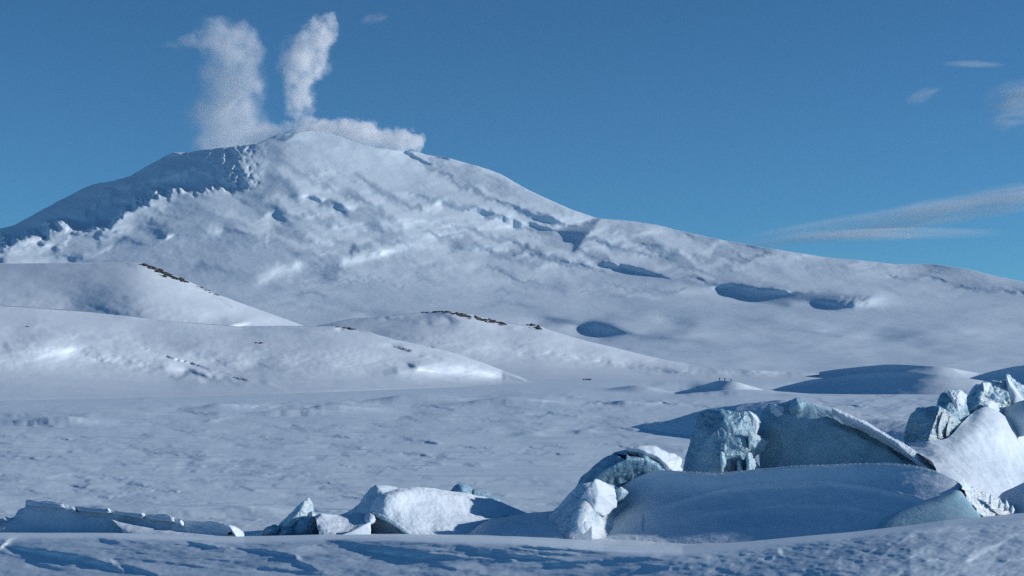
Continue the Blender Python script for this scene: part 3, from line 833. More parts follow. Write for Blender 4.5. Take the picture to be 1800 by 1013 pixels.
# --- hummock added behind the ridge, turned from the sun to form the shadow band
loft('ice_hummock', [
    [(1098, 752.5, 173), (1130, 746, 170), (1180, 738, 165), (1232, 723, 160), (1300, 711, 155), (1370, 704.5, 151), (1440, 712, 148), (1500, 724, 145), (1560, 731, 142), (1612, 736, 140), (1670, 745, 138)],
    [(1097, 753, 172.5), (1130, 749, 168), (1180, 745, 160), (1232, 738, 154), (1300, 728, 149), (1370, 722, 145), (1440, 728, 142), (1500, 738, 139), (1560, 742, 136), (1612, 745, 134), (1670, 754, 133)],
    [(1099, 754, 172), (1130, 754, 166.5), (1180, 757, 157), (1232, 762, 150), (1300, 758, 144), (1370, 752, 140), (1440, 756, 137), (1500, 760, 134), (1560, 764, 131), (1612, 765, 129), (1670, 772, 128)],
    [(1099, 758, 171), (1130, 762, 165), (1180, 772, 155), (1232, 786, 147), (1300, 792, 142), (1370, 796, 138), (1440, 796, 135), (1500, 796, 132), (1560, 796, 129), (1612, 800, 127), (1670, 805, 126)]],
    drift, nu=180, nv=40, amp=.12, scale=3.0, seed=2, back=((0, 2, 6), (0, 14, 16), (0, 45, 30)), fine=.04,
    label='low snow hummock added to form the dark shadow band on the flat ice behind the glassy pinnacle', cat='snow hummock', group=G1)
# --- the big wave shaped drift of the ridge
rn = np.random.default_rng(8)
def wave_fn(U, V, t):
    d = np.zeros_like(U)
    for (pts, w, a) in (([(1130, 905), (1250, 868), (1330, 856), (1450, 850), (1540, 862), (1620, 882)], 5, .16), ([(1120, 935), (1250, 905), (1380, 890), (1480, 893), (1560, 908)], 7, .12)):
        pu, pv = zip(*pts)
        yy = np.interp(U, pu, pv, left=pts[0][1] + 30, right=pts[-1][1] + 20)
        d += a / (1 + np.exp(-(V - yy) / w * 2)) * np.clip((U - 1090) / 80, 0, 1) * np.clip((1680 - U) / 60, 0, 1)
        d -= .03 * np.exp(-((V - yy + 4) / 3.0) ** 2) * (1 + .5 * np.sin(U * .21) * np.sin(U * .13 + 1)) * np.clip((U - 1120) / 80, 0, 1)
    return d * np.clip(t * 5, 0, 1) * np.clip((1 - t) * 5, 0, 1)
loft('wind_carved_drift', [
    [(1040, 905, 60.6), (1075, 872, 61.4), (1100, 851, 61.2), (1125, 837, 60.9), (1160, 827, 60.5), (1200, 829, 60.1), (1260, 832, 59.7), (1330, 825, 59.2), (1400, 819, 58.6), (1500, 815.5, 58.0), (1600, 817, 57.2), (1650, 830, 56.7), (1692, 853, 56.0)],
    [(1035, 915, 60.2), (1075, 888, 61.0), (1110, 862, 60.9), (1160, 838, 60.5), (1260, 842, 59.6), (1400, 829, 58.6), (1500, 825, 57.9), (1600, 828, 57.0), (1650, 840, 56.4), (1690, 857, 55.8)],
    [(1030, 935, 59.2), (1090, 900, 59.9), (1160, 872, 59.9), (1260, 868, 59.2), (1400, 860, 58.3), (1500, 856, 57.4), (1600, 852, 56.3), (1640, 858, 55.8), (1680, 866, 55.3)],
    [(1030, 950, 58.0), (1100, 930, 58.4), (1160, 915, 58.3), (1260, 905, 57.9), (1400, 902, 57.1), (1480, 898, 56.2), (1560, 890, 55.4), (1620, 885, 54.9), (1660, 885, 54.6)],
    [(1030, 964, 56.9), (1100, 960, 56.7), (1160, 958, 56.5), (1260, 950, 56.1), (1400, 940, 55.4), (1480, 930, 54.9), (1540, 925, 54.4), (1600, 920, 53.8), (1650, 910, 53.6)],
    [(1030, 985, 56.4), (1160, 985, 56.0), (1260, 985, 55.4), (1400, 985, 54.6), (1480, 980, 54.0), (1540, 975, 53.4), (1600, 960, 53.0), (1650, 945, 52.8)]],
    drift, nu=300, nv=120, fn=wave_fn, amp=.035, scale=1.1, seed=3, back=((0, 6, 1.6), (0, 40, 4.5), (0, 120, 7)),
    label='large smooth wind carved snow drift in shade, curved like a breaking wave', cat='snow drift', group=G1)
# rough rime along its crest
me_r = []
t = things_empty('crest_rime', W(1400, 818, 58.6), label='thin crumbly line of rime crystals along the crest of the wave shaped drift', cat='rime')
bm = bmesh.new()
for k in range(420):
    u = rn.uniform(1195, 1640)
    v = np.interp(u, [1160, 1200, 1260, 1330, 1400, 1500, 1600, 1650], [827, 829, 832, 825, 819, 815.5, 817, 830]) + rn.uniform(-.5, 3)
    d = np.interp(u, [1160, 1200, 1260, 1330, 1400, 1500, 1600, 1650], [60.5, 60.1, 59.7, 59.2, 58.6, 58.0, 57.2, 56.7]) - .06
    p = W(u, v, d)
    r = rn.uniform(.008, .024)
    g = bmesh.ops.create_icosphere(bm, subdivisions=1, radius=r)
    for vv in g['verts']:
        vv.co = Vector((vv.co.x * rn.uniform(.7, 1.5), vv.co.y, vv.co.z * rn.uniform(.5, 1.2))) + p - t.location
me = bpy.data.meshes.new('rime_crystals'); bm.to_mesh(me); bm.free(); me.materials.append(drift)
link(bpy.data.objects.new('rime_crystals', me), parent=t, kind='stuff')

# --- buttress on its left with the lit block
loft('snow_buttress', [
    [(895, 962, 58.6), (930, 935, 58.9), (960, 910, 59.2), (985, 886, 59.4), (1003, 866, 59.5), (1022, 852, 59.6), (1045, 846, 59.8), (1070, 852, 60.2), (1100, 862, 60.8), (1125, 872, 61.2)],
    [(900, 963, 58.2), (945, 935, 58.3), (975, 912, 58.4), (1000, 890, 58.5), (1015, 872, 58.7), (1035, 862, 58.9), (1060, 868, 59.5), (1090, 880, 60.2), (1115, 890, 60.7)],
    [(905, 966, 57.6), (960, 945, 57.5), (1000, 920, 57.5), (1020, 900, 57.7), (1040, 895, 58.1), (1060, 905, 58.9), (1085, 912, 59.6), (1110, 915, 59.9)],
    [(905, 972, 57.2), (960, 962, 56.8), (1010, 952, 56.8), (1040, 945, 57.2), (1060, 945, 57.8), (1085, 948, 58.2), (1110, 950, 58.4)],
    [(905, 985, 57.0), (960, 985, 56.6), (1010, 985, 56.4), (1060, 985, 56.8), (1110, 985, 57.4)]],
    pale_ice, nu=120, nv=80, amp=.06, scale=.9, seed=7, back=((0, 8, 1.2), (0, 60, 3)), fine=.01,
    label='sloping blue tinged buttress of packed snow at the foot of the arched ice boulder', cat='snow drift', group=G1)
solid('ice_block', {'a': (1028, 862, 58.3), 'b': (1046, 841, 58.5), 'c': (1060, 846, 58.9), 'd': (1078, 856, 59.4), 'e': (1096, 871, 59.9), 'f': (1086, 880, 59.7), 'g': (1084, 892, 59.4), 'h': (1062, 909, 58.7),
                    'i': (1044, 900, 58.2), 'j': (1020, 876, 58.4), 'k': (1052, 870, 58.35)},
      ['abk', 'bcdk', 'dek', 'efgk', 'ghik', 'aki', 'aij'], drift, thick=.9, amp=.06, scale=.35, seed=11, crease=.6, fine=.015,
      label='white sunlit angular block set in the snow buttress', cat='ice block', group=G1)
solid('ice_block', {'a': (1080, 862, 59.5), 'b': (1092, 855, 59.6), 'c': (1106, 864, 59.9), 'd': (1100, 876, 59.8), 'e': (1086, 880, 59.5), 'f': (1093, 866, 59.4)},
      ['abf', 'bcf', 'cdf', 'def', 'eaf'], pale_ice, thick=.5, amp=.04, scale=.25, seed=12, crease=.6,
      label='small frosted block beside the white sunlit block', cat='ice block', group=G1)
# --- arched ice boulder
B = solid('ice_boulder', {'a': (1005, 868, 61.6), 'b': (1022, 838, 61.8), 'c': (1045, 815, 61.9), 'd': (1078, 796, 62.0), 'e': (1104, 787, 62.1), 'f': (1135, 789, 62.2), 'g': (1165, 798, 62.4), 'h': (1185, 816, 62.6), 'i': (1196, 830, 62.8),
                      'j': (1028, 856, 61.0), 'k': (1062, 828, 60.9), 'l': (1100, 808, 61.0), 'm': (1135, 806, 61.4), 'n': (1160, 822, 61.8), 'o': (1168, 850, 62.0),
                      'p': (1045, 868, 61.2), 'q': (1078, 852, 61.4), 'r': (1108, 862, 61.8), 's': (1125, 880, 62.0), 't': (1015, 885, 61.2), 'w': (1060, 890, 61.6)},
      ['abj', 'bckj', 'cdlk', 'delm', 'efm', 'fgnm', 'ghn', 'hion', 'jkqp', 'klq', 'lmrq', 'mnor', 'ors', 'ajt', 'jpt', 'tpw', 'pqw', 'qrw', 'rsw'], blue_ice, thick=1.6, amp=.07, scale=.6, seed=13, crease=.8, sub=4, fine=.012,
      label='arched dark blue ice boulder with a snow cap on its sunny shoulder', cat='ice boulder', group=G1)
solid('snow_cap', {'a': (1098, 788, 61.7), 'b': (1120, 783, 61.9), 'c': (1150, 782, 62.3), 'd': (1172, 794, 62.7), 'e': (1188, 797, 63.1), 'f': (1200, 806, 63.2), 'g': (1196, 819, 62.8), 'h': (1203, 826, 62.8), 'i': (1182, 829, 62.2), 'j': (1172, 817, 61.9), 'k': (1155, 802, 61.7), 'l': (1130, 792, 61.5)},
      ['abl', 'bckl', 'cdjk', 'defj', 'fgj', 'ghij'], drift, thick=.6, amp=.05, scale=.22, seed=14, crease=.5, parent=B, fine=.02)
# --- ice pinnacle with melted looking fins
_W0 = W
SHIFT = 4.2
def W(px, py, d):
    return _W0(px, py, d + SHIFT)
A_ = things_empty('ice_pinnacle', W(1275, 835, 60.9), label='tall glassy ice pinnacle with a beak on its sunny side, standing on the drift crest', cat='ice pinnacle', group=G1)
solid('pinnacle_block', {'a': (1230, 722, 61.9), 'b': (1248, 717, 61.7), 'c': (1268, 719, 61.6), 'd': (1298, 726, 61.7), 'e': (1316, 722, 61.9), 'f': (1330, 729, 62.2), 'g': (1336, 741, 62.5), 'h': (1330, 753, 62.3),
                      'i': (1213, 770, 62.1), 'j': (1207, 797, 61.9), 'k': (1192, 850, 61.7), 'l': (1236, 742, 61.5), 'm': (1246, 775, 60.95), 'n': (1250, 806, 60.7), 'o': (1248, 870, 60.5),
                      'p': (1272, 738, 61.25), 'q': (1300, 745, 61.35), 'r': (1274, 780, 60.8), 's': (1304, 775, 60.95), 't': (1318, 765, 61.3), 'u': (1272, 800, 60.45), 'v': (1270, 870, 60.1),
                      'w': (1304, 800, 60.85), 'x': (1322, 796, 61.2), 'y': (1332, 812, 61.5), 'z': (1350, 850, 61.6), 'A': (1300, 870, 60.9), 'B': (1325, 865, 61.1), 'C': (1290, 812, 60.85)},
      ['ali', 'abl', 'bcpl', 'cdqp', 'deq', 'efghq', 'lmi', 'imj', 'jmn', 'jnok', 'lpm', 'pqsr', 'prm', 'qhts', 'rsw', 'rwu', 'mrun', 'nuvo', 'uCv', 'uwC', 'CAv', 'wAC', 'stx', 'sxw', 'wxyA', 'yBA', 'yzB'],
      blue_ice, thick=1.1, amp=.08, scale=.5, seed=15, crease=.8, sub=4, fine=.035, parent=A_)
solid('beak', {'a': (1314, 757, 61.0), 'b': (1326, 760, 61.2), 'c': (1339, 769, 61.6), 'd': (1351, 777, 61.9), 'e': (1337, 782, 61.5), 'f': (1326, 790, 61.2), 'g': (1316, 782, 60.9), 'h': (1327, 771, 61.05)},
      ['abh', 'bch', 'cdh', 'deh', 'efh', 'fgh', 'gah'], pale_ice, thick=.4, amp=.05, scale=.2, seed=16, crease=.5, parent=A_, fine=.02)
for (u, v, s, sd) in ((1272, 812, 1.0, 17), (1318, 812, .9, 18), (1300, 820, .6, 19)):
    solid('ice_fin', {'a': (u - 6 * s, v - 22 * s, 60.5 - (sd == 17) * .2), 'b': (u + 4 * s, v - 16 * s, 60.7), 'c': (u + 14 * s, v + 2, 61.0), 'd': (u + 17 * s, v + 20, 61.1), 'e': (u - 5 * s, v + 24, 60.15), 'f': (u + 2 * s, v + 2, 60.25)},
          ['abf', 'bcf', 'cdf', 'def', 'eaf'], pale_ice, thick=.6, amp=.06, scale=.17, seed=sd, crease=.4, parent=A_, fine=.03)
solid('snow_patch', {'a': (1314, 721, 61.85), 'b': (1322, 724, 61.95), 'c': (1331, 732, 62.2), 'd': (1336, 742, 62.45), 'e': (1331, 741, 62.1), 'f': (1324, 732, 61.9)}, ['abf', 'bcf', 'cef', 'cde'], drift, thick=.3, amp=.02, scale=.2, seed=20, parent=A_)
# --- the great blue slab behind
Bk = things_empty('ice_slab', W(1480, 830, 62), label='long blue green ice slab with a snowy sunlit rim, leaning behind the wave shaped drift', cat='ice slab', group=G1)
solid('slab_block', {'a': (1330, 760, 63.4), 'b': (1336, 725, 63.6), 'c': (1352, 709, 63.6), 'd': (1372, 707, 63.4), 'e': (1388, 702, 63.2), 'f': (1403, 697, 63.1), 'g': (1420, 707, 63.1), 'h': (1450, 716, 63.0), 'i': (1480, 728, 62.7),
                      'j': (1525, 748, 62.3), 'k': (1570, 776, 61.8), 'l': (1610, 800, 61.2), 'm': (1640, 822, 60.4), 'n': (1640, 890, 59.8), 'o': (1500, 890, 61.0), 'p': (1340, 890, 62.4),
                      'q': (1365, 745, 62.9), 'r': (1400, 735, 62.6), 's': (1450, 745, 62.3), 't': (1500, 765, 61.8), 'u': (1550, 790, 61.3), 'v': (1590, 812, 60.8), 'w': (1380, 790, 62.6), 'x': (1470, 800, 61.8)},
      ['abq', 'bcdq', 'derq', 'efr', 'fgsr', 'ghs', 'hits', 'ijut', 'jkvu', 'klv', 'lmv', 'mnv', 'vno', 'uvo', 'tuox', 'stx', 'rsxw', 'qrw', 'aqw', 'awp', 'wxp', 'xop'], slab_ice, thick=1.5, amp=.09, scale=.9, seed=21, crease=.7, sub=4, fine=.02, parent=Bk)
loft('snow_rim', [
    [(1462, 716, 63.0), (1482, 724, 62.8), (1525, 744, 62.4), (1572, 771, 61.9), (1612, 796, 61.3), (1642, 819, 60.6), (1676, 850, 59.4)],
    [(1463, 719, 62.8), (1482, 731, 62.4), (1525, 751, 62.0), (1570, 777, 61.5), (1606, 805, 60.8), (1636, 828, 60.0), (1672, 858, 58.9)],
    [(1464, 722, 62.9), (1482, 742, 62.8), (1525, 762, 62.5), (1563, 785, 62.0), (1600, 808, 61.3), (1630, 834, 60.6), (1666, 864, 59.4)]],
    drift, nu=260, nv=16, amp=.06, scale=.8, seed=22, back=((0, 2, .25), (0, 14, .6)), fine=.03, dd=3.2, parent=Bk)
solid('ice_knob', {'a': (1384, 712, 62.8), 'b': (1390, 700, 62.8), 'c': (1402, 695, 62.8), 'd': (1414, 701, 63.0), 'e': (1424, 712, 63.1), 'f': (1410, 722, 62.6), 'g': (1392, 722, 62.5), 'h': (1402, 709, 62.4)},
      ['abh', 'bch', 'cdh', 'deh', 'efh', 'fgh', 'gah'], blue_ice, thick=.7, amp=.05, scale=.3, seed=23, crease=.3, parent=Bk)
solid('snow_patch', {'a': (1352, 709, 63.2), 'b': (1372, 712, 63.1), 'c': (1388, 718, 63.2), 'd': (1379, 733, 62.9), 'e': (1368, 722, 62.9)}, ['abe', 'bcde'], drift, thick=.3, amp=.04, scale=.2, seed=24, parent=Bk)
W = _W0
# --- blue foot of the ridge
solid('ice_apron', {'a': (1692, 851, 54.60), 'b': (1660, 866, 54.30), 'c': (1620, 882, 53.90), 'd': (1570, 900, 53.40), 'e': (1535, 920, 52.90), 'f': (1505, 946, 52.30), 'g': (1560, 960, 51.50), 'h': (1640, 955, 51.10), 'i': (1720, 940, 51.30),
                     'j': (1745, 905, 53.20), 'k': (1722, 893, 53.90), 'l': (1708, 870, 54.50), 'm': (1660, 895, 53.20), 'n': (1600, 915, 52.70), 'o': (1690, 900, 53.10)},
      ['abl', 'blom', 'bcnm', 'cden', 'efgn', 'nghm', 'mhio', 'oijk', 'okl'], apron_ice, thick=1.6, amp=.02, scale=1.2, seed=25, crease=.1, sub=4,
      label='pale blue apron of smooth ice under the sunny end of the wave shaped drift', cat='ice slab', group=G1)
# --- broken rubble spilling down the sunny end
loft('rubble_ramp', [
    [(1688, 845, 56.2), (1712, 860, 57.2), (1735, 868, 57.6), (1752, 876, 58.0), (1770, 884, 58.4), (1800, 903, 58.8), (1850, 930, 59.4)],
    [(1690, 851, 55.75), (1708, 872, 56.1), (1732, 882, 56.6), (1752, 891, 57.1), (1772, 898, 57.6), (1800, 912, 58.1), (1850, 935, 58.8)],
    [(1690, 857, 55.3), (1708, 884, 55.0), (1728, 898, 55.4), (1750, 907, 56.0), (1772, 912, 56.6), (1800, 920, 57.2), (1850, 942, 58.0)],
    [(1698, 866, 55.0), (1714, 896, 54.3), (1732, 912, 54.4), (1752, 922, 54.9), (1772, 928, 55.4), (1800, 938, 56.0), (1850, 960, 57.0)]],
    rubble, nu=170, nv=60, amp=.08, scale=.4, seed=26, back=((0, 4, .6), (0, 40, 2)), fine=.035, ridged=.5,
    label='crumbled white ice rubble running down from the drift crest', cat='ice rubble', group=G1)
for i, (u, v, s) in enumerate(((1768, 884, 7), (1779, 892, 5), (1741, 872, 5), (1757, 880, 4))):
    solid('ice_splinter', {'a': (u - s * .5, v + s, 56.0), 'b': (u + s * .1, v - s, 56.2), 'c': (u + s, v + s * .9, 56.4), 'd': (u + s * .2, v + s * .6, 55.9)}, ['abd', 'bcd'], drift, thick=.15, sub=2, amp=.01, scale=.1, seed=30 + i,
          label='tiny upright %s on the crumbled ice rubble' % ('tallest splinter of ice', 'second splinter of ice down the slope', 'uppermost splinter of ice', 'short splinter of ice below the uppermost one')[i], cat='ice splinter', group='splinters on the rubble')
# --- blocks on the right
Rb = things_empty('ice_block', W(1640, 790, 66), label='squarish ice block with a rough bright sunlit face at the top of the lit drift', cat='ice block', group=G1)
solid('block_body', {'a': (1588, 772, 67.2), 'b': (1592, 750, 67.2), 'c': (1600, 728, 67.2), 'd': (1612, 716, 67.2), 'e': (1640, 714, 67.0), 'f': (1652, 713, 66.6), 'g': (1640, 745, 66.1), 'h': (1628, 778, 65.7), 'i': (1590, 790, 66.8),
                     'j': (1668, 722, 67.2), 'k': (1680, 730, 67.6), 'l': (1693, 744, 68.1), 'm': (1680, 762, 67.6), 'n': (1672, 775, 67.2), 'o': (1650, 782, 66.4), 'p': (1628, 790, 65.8), 'q': (1662, 748, 66.8)},
      ['abg', 'bcdg', 'defg', 'agh', 'ahi', 'fjqg', 'jkq', 'klq', 'lmq', 'mnq', 'noq', 'qohg', 'ohp', 'hip'], blue_ice, thick=1.2, amp=.05, scale=.4, seed=40, crease=.8, sub=4, fine=.02, parent=Rb)
solid('rough_face', {'f': (1651, 716, 66.45), 'g': (1641, 745, 65.95), 'h': (1630, 774, 65.6), 'j': (1667, 724, 66.95), 'k': (1679, 732, 67.3), 'l': (1690, 744, 67.8), 'm': (1679, 761, 67.35), 'n': (1670, 773, 66.95), 'o': (1650, 779, 66.25), 'q': (1660, 749, 66.55)},
      ['fjqg', 'jkq', 'klq', 'lmq', 'mnq', 'noq', 'qohg'], pale_ice, thick=.3, amp=.07, scale=.2, seed=41, crease=.6, sub=4, fine=.03, parent=Rb)
for k in (0, 2):      # steps of the broken face
    u, v = 1657 + k * 6, 722 + k * 4
    solid('ice_ledge', {'a': (u, v, 66.5 + k * .2), 'b': (u + 5, v + 2, 66.65 + k * .2), 'c': (u - 3 + k, v + 30, 66.1 + k * .2), 'd': (u - 8 + k, v + 28, 65.95 + k * .2)}, ['abcd'], pale_ice, thick=.2, sub=2, amp=.03, scale=.15, seed=42 + k, parent=Rb)
Rc = things_empty('ice_block', W(1670, 740, 68.5), label='tilted snow capped ice block resting on top of the squarish ice block', cat='ice block', group=G1)
solid('block_body', {'a': (1646, 712, 68.4), 'b': (1652, 694, 68.6), 'c': (1662, 686, 68.8), 'd': (1690, 684, 69.2), 'e': (1702, 694, 69.6), 'f': (1698, 708, 69.2), 'g': (1704, 722, 69.2), 'h': (1708, 730, 69.2), 'i': (1696, 742, 68.6), 'j': (1680, 734, 68.1), 'k': (1662, 718, 68.0), 'l': (1672, 704, 68.2)},
      ['abl', 'bcl', 'cdl', 'defl', 'fghl', 'hijl', 'jkl', 'kal'], blue_ice, thick=1.0, amp=.05, scale=.35, seed=50, crease=.85, sub=4, fine=.015, parent=Rc)
solid('snow_cap', {'a': (1664, 687, 68.45), 'b': (1688, 684, 68.9), 'c': (1700, 693, 69.3), 'd': (1697, 702, 69.0), 'e': (1694, 712, 68.6), 'f': (1684, 710, 68.2), 'g': (1674, 700, 68.1), 'h': (1684, 695, 68.3)},
      ['abh', 'bch', 'cdh', 'deh', 'efh', 'fgh', 'gah'], drift, thick=.35, amp=.05, scale=.2, seed=51, crease=.5, sub=4, fine=.015, parent=Rc)
Rd = things_empty('ice_boulder', W(1750, 730, 71), label='jumbled turquoise ice boulder with bright frosted faces, highest of the sunlit ice', cat='ice boulder', group=G1)
solid('boulder_body', {'a': (1694, 728, 70.6), 'b': (1698, 700, 71.0), 'c': (1712, 680, 71.4), 'd': (1730, 670, 71.6), 'e': (1750, 668, 71.8), 'f': (1766, 670, 72.0), 'g': (1772, 658, 72.0), 'h': (1790, 672, 72.6), 'i': (1820, 688, 73.4), 'j': (1820, 705, 73.0),
                       'k': (1795, 708, 72.2), 'l': (1772, 715, 71.6), 'm': (1760, 726, 71.1), 'n': (1735, 728, 70.5), 'o': (1715, 720, 70.2), 'p': (1725, 690, 70.7), 'q': (1750, 695, 71.0), 'r': (1772, 690, 71.5), 's': (1790, 692, 72.0)},
      ['abo', 'bcpo', 'cdp', 'deqp', 'efrq', 'fgr', 'ghsr', 'hijs', 'jks', 'rskl', 'qrl', 'qlm', 'pqmn', 'opn'], pale_ice, thick=2.0, amp=.10, scale=.45, seed=52, crease=.85, sub=4, fine=.04, ridged=.5, parent=Rd)
solid('ice_fin', {'a': (1768, 655, 71.6), 'b': (1773, 662, 71.8), 'c': (1790, 688, 72.0), 'd': (1800, 702, 72.1), 'e': (1786, 690, 71.5), 'f': (1772, 672, 71.4)}, ['abf', 'bcef', 'cde'], drift, thick=.2, sub=2, amp=.02, scale=.15, seed=53, parent=Rd)
solid('snow_patch', {'a': (1726, 671, 71.0), 'b': (1740, 672, 71.4), 'c': (1746, 682, 71.4), 'd': (1736, 688, 70.9), 'e': (1729, 682, 70.7)}, ['abde', 'bcd'], drift, thick=.2, sub=3, amp=.03, scale=.15, seed=54, parent=Rd)
solid('snow_patch', {'a': (1728, 708, 69.8), 'b': (1742, 703, 70.3), 'c': (1752, 708, 70.8), 'd': (1759, 722, 70.9), 'e': (1748, 724, 70.3), 'f': (1738, 714, 69.8)}, ['abf', 'bcf', 'cdef'], drift, thick=.25, sub=3, amp=.03, scale=.15, seed=55, parent=Rd)
# --- lit drift below them
loft('snow_drift', [
    [(1590, 778, 66.8), (1630, 776, 65.6), (1665, 770, 66.2), (1690, 745, 67.6), (1710, 726, 69.2), (1730, 716, 69.7), (1752, 722, 70.0), (1775, 740, 70.4), (1800, 768, 71.0), (1860, 820, 72)],
    [(1596, 784, 65.8), (1635, 786, 64.9), (1670, 780, 65.6), (1700, 762, 66.6), (1725, 748, 67.6), (1750, 748, 68.4), (1775, 762, 69.2), (1800, 785, 70.0), (1860, 830, 71)],
    [(1610, 795, 64.6), (1650, 800, 64.0), (1690, 802, 64.6), (1720, 800, 65.6), (1750, 800, 66.6), (1780, 808, 67.6), (1810, 822, 68.4), (1860, 850, 69)],
    [(1640, 815, 62.6), (1680, 828, 62.4), (1720, 838, 63.2), (1760, 846, 64.4), (1800, 850, 65.8), (1860, 862, 67)],
    [(1650, 850, 60.0), (1690, 862, 60.0), (1720, 872, 61.2), (1760, 880, 62.4), (1800, 885, 64.0), (1860, 890, 65)]],
    drift, nu=200, nv=100, amp=.05, scale=1.0, seed=60, back=((0, 10, 2), (0, 80, 6)),
    label='broad sunlit snow drift sweeping down from the sunlit ice blocks', cat='snow drift', group=G1)
for i, (u, v, L) in enumerate(((1778, 742, 30), (1790, 756, 26))):
    pass
loft('shaded_hummock', [
    [(1750, 880, 60), (1762, 868, 60), (1780, 858, 59.8), (1800, 848, 59.5), (1840, 830, 59), (1900, 820, 58.6), (1990, 870, 59)],
    [(1752, 888, 59.6), (1770, 882, 59.2), (1790, 876, 58.8), (1810, 870, 58.4), (1850, 860, 58), (1900, 850, 57.8), (1990, 885, 58.4)],
    [(1755, 915, 58.6), (1780, 915, 58.0), (1810, 915, 57.4), (1850, 910, 57), (1900, 905, 56.8), (1990, 910, 57.4)],
    [(1755, 950, 58.2), (1780, 950, 57.4), (1810, 950, 56.8), (1850, 950, 56.4), (1900, 950, 56.2), (1990, 950, 56.6)]],
    drift, nu=60, nv=30, amp=.04, scale=.8, seed=61, back=((0, 6, 1), (0, 90, 3)), label='dark shaded snow hummock behind the crumbled ice rubble', cat='snow hummock', group=G1)
loft('shaded_hummock', [
    [(1750, 735, 71.6), (1762, 722, 71.4), (1778, 712, 71.2), (1800, 704, 71.0), (1860, 698, 71.0)],
    [(1756, 745, 71.0), (1775, 735, 70.6), (1800, 728, 70.2), (1860, 725, 70)],
    [(1770, 775, 71.0), (1785, 770, 70.4), (1810, 765, 69.8), (1860, 760, 69.6)]],
    old_snow, nu=40, nv=20, amp=.04, scale=.8, seed=62, back=((0, 6, 1), (0, 90, 3)), label='small shaded snow hummock at the foot of the turquoise boulder', cat='snow hummock', group=G1)

# --- the white slab and its neighbours
Sl = things_empty('snow_slab', W(780, 950, 57.6), label='big tilted white slab of snow in full sun, brightest of the low blocks', cat='snow slab', group=G1)
loft('slab_face', [
    [(648, 901, 58.70), (655, 884, 58.90), (672, 867, 59.10), (695, 860, 59.50), (722, 857, 60.00), (760, 858, 60.80), (795, 864, 61.50), (832, 870, 62.10), (868, 878, 62.60), (900, 891, 63.00), (926, 904, 63.20)],
    [(650, 904, 58.40), (664, 888, 58.50), (684, 874, 58.70), (710, 869, 59.20), (740, 869, 59.90), (775, 873, 60.50), (810, 880, 61.10), (845, 888, 61.60), (880, 897, 62.10), (918, 905, 62.50)],
    [(655, 908, 58.20), (680, 904, 58.20), (706, 900, 58.60), (735, 899, 59.10), (765, 900, 59.60), (795, 903, 60.00), (822, 907, 60.40), (850, 910, 60.80), (885, 909, 61.50)],
    [(680, 916, 58.00), (705, 920, 58.10), (735, 924, 58.30), (765, 926, 58.70), (795, 928, 59.00), (820, 928, 59.40), (848, 920, 60.10)],
    [(722, 946, 57.60), (740, 950, 57.60), (765, 952, 57.80), (790, 953, 58.10), (808, 953, 58.40), (822, 945, 59.00)],
    [(730, 975, 57.40), (760, 975, 57.50), (790, 975, 57.80), (822, 965, 58.50)]],
    drift, nu=200, nv=110, amp=.06, scale=.9, seed=70, back=((0, 3, .5), (0, 50, 3.30)), fine=.012, parent=Sl)
solid('undercut', {'a': (652, 906, 58.60), 'b': (682, 914, 58.30), 'c': (706, 928, 58.10), 'd': (732, 949, 57.90), 'e': (732, 970, 57.90), 'f': (650, 968, 58.70), 'g': (652, 930, 58.80)}, ['abg', 'bcg', 'cdg', 'defg'], old_snow, thick=.8, amp=.02, scale=.5, seed=71, sub=3, parent=Sl)
solid('snow_lump', {'a': (640, 904, 58.4), 'b': (650, 897, 58.5), 'c': (660, 903, 58.3), 'd': (664, 916, 58.0), 'e': (650, 924, 57.7), 'f': (638, 918, 57.9), 'g': (650, 909, 57.9)}, ['abg', 'bcg', 'cdg', 'deg', 'efg', 'fag'], drift, thick=.5, amp=.03, scale=.2, seed=78, crease=.2, parent=Sl)
solid('ice_rib', {'a': (652, 899, 58.30), 'b': (675, 906, 58.10), 'c': (700, 920, 57.90), 'd': (728, 943, 57.50), 'e': (722, 944, 57.50), 'f': (695, 925, 57.80), 'g': (672, 912, 58.00), 'h': (650, 905, 58.30)},
      ['abgh', 'bcfg', 'cdef'], pale_ice, thick=.25, amp=.03, scale=.2, seed=72, sub=4, crease=.4, fine=.015, parent=Sl)
loft('shaded_drift', [
    [(800, 960, 57.90), (824, 938, 58.90), (846, 921, 59.70), (862, 913, 60.10), (890, 908, 60.30), (928, 903, 60.30), (965, 899, 59.90), (1010, 893, 59.50), (1040, 890, 59.30)],
    [(802, 962, 57.50), (828, 945, 58.20), (850, 930, 58.70), (872, 922, 59.00), (900, 918, 59.10), (930, 915, 59.10), (965, 912, 58.80), (1010, 908, 58.50), (1040, 905, 58.30)],
    [(805, 965, 57.10), (830, 955, 57.50), (855, 950, 57.60), (880, 948, 57.60), (905, 946, 57.50), (930, 946, 57.30), (965, 946, 57.10), (1010, 946, 56.90), (1040, 945, 56.90)],
    [(805, 985, 56.90), (855, 985, 56.90), (930, 985, 56.70), (1040, 985, 56.50)]],
    drift, nu=80, nv=30, amp=.02, scale=.6, seed=77, back=((0, 2, 0.80), (0, 3, 4.30), (0, 60, 8.30)),
    label='low snow drift in deep shade between the white slab and the snow buttress', cat='snow drift', group=G1)
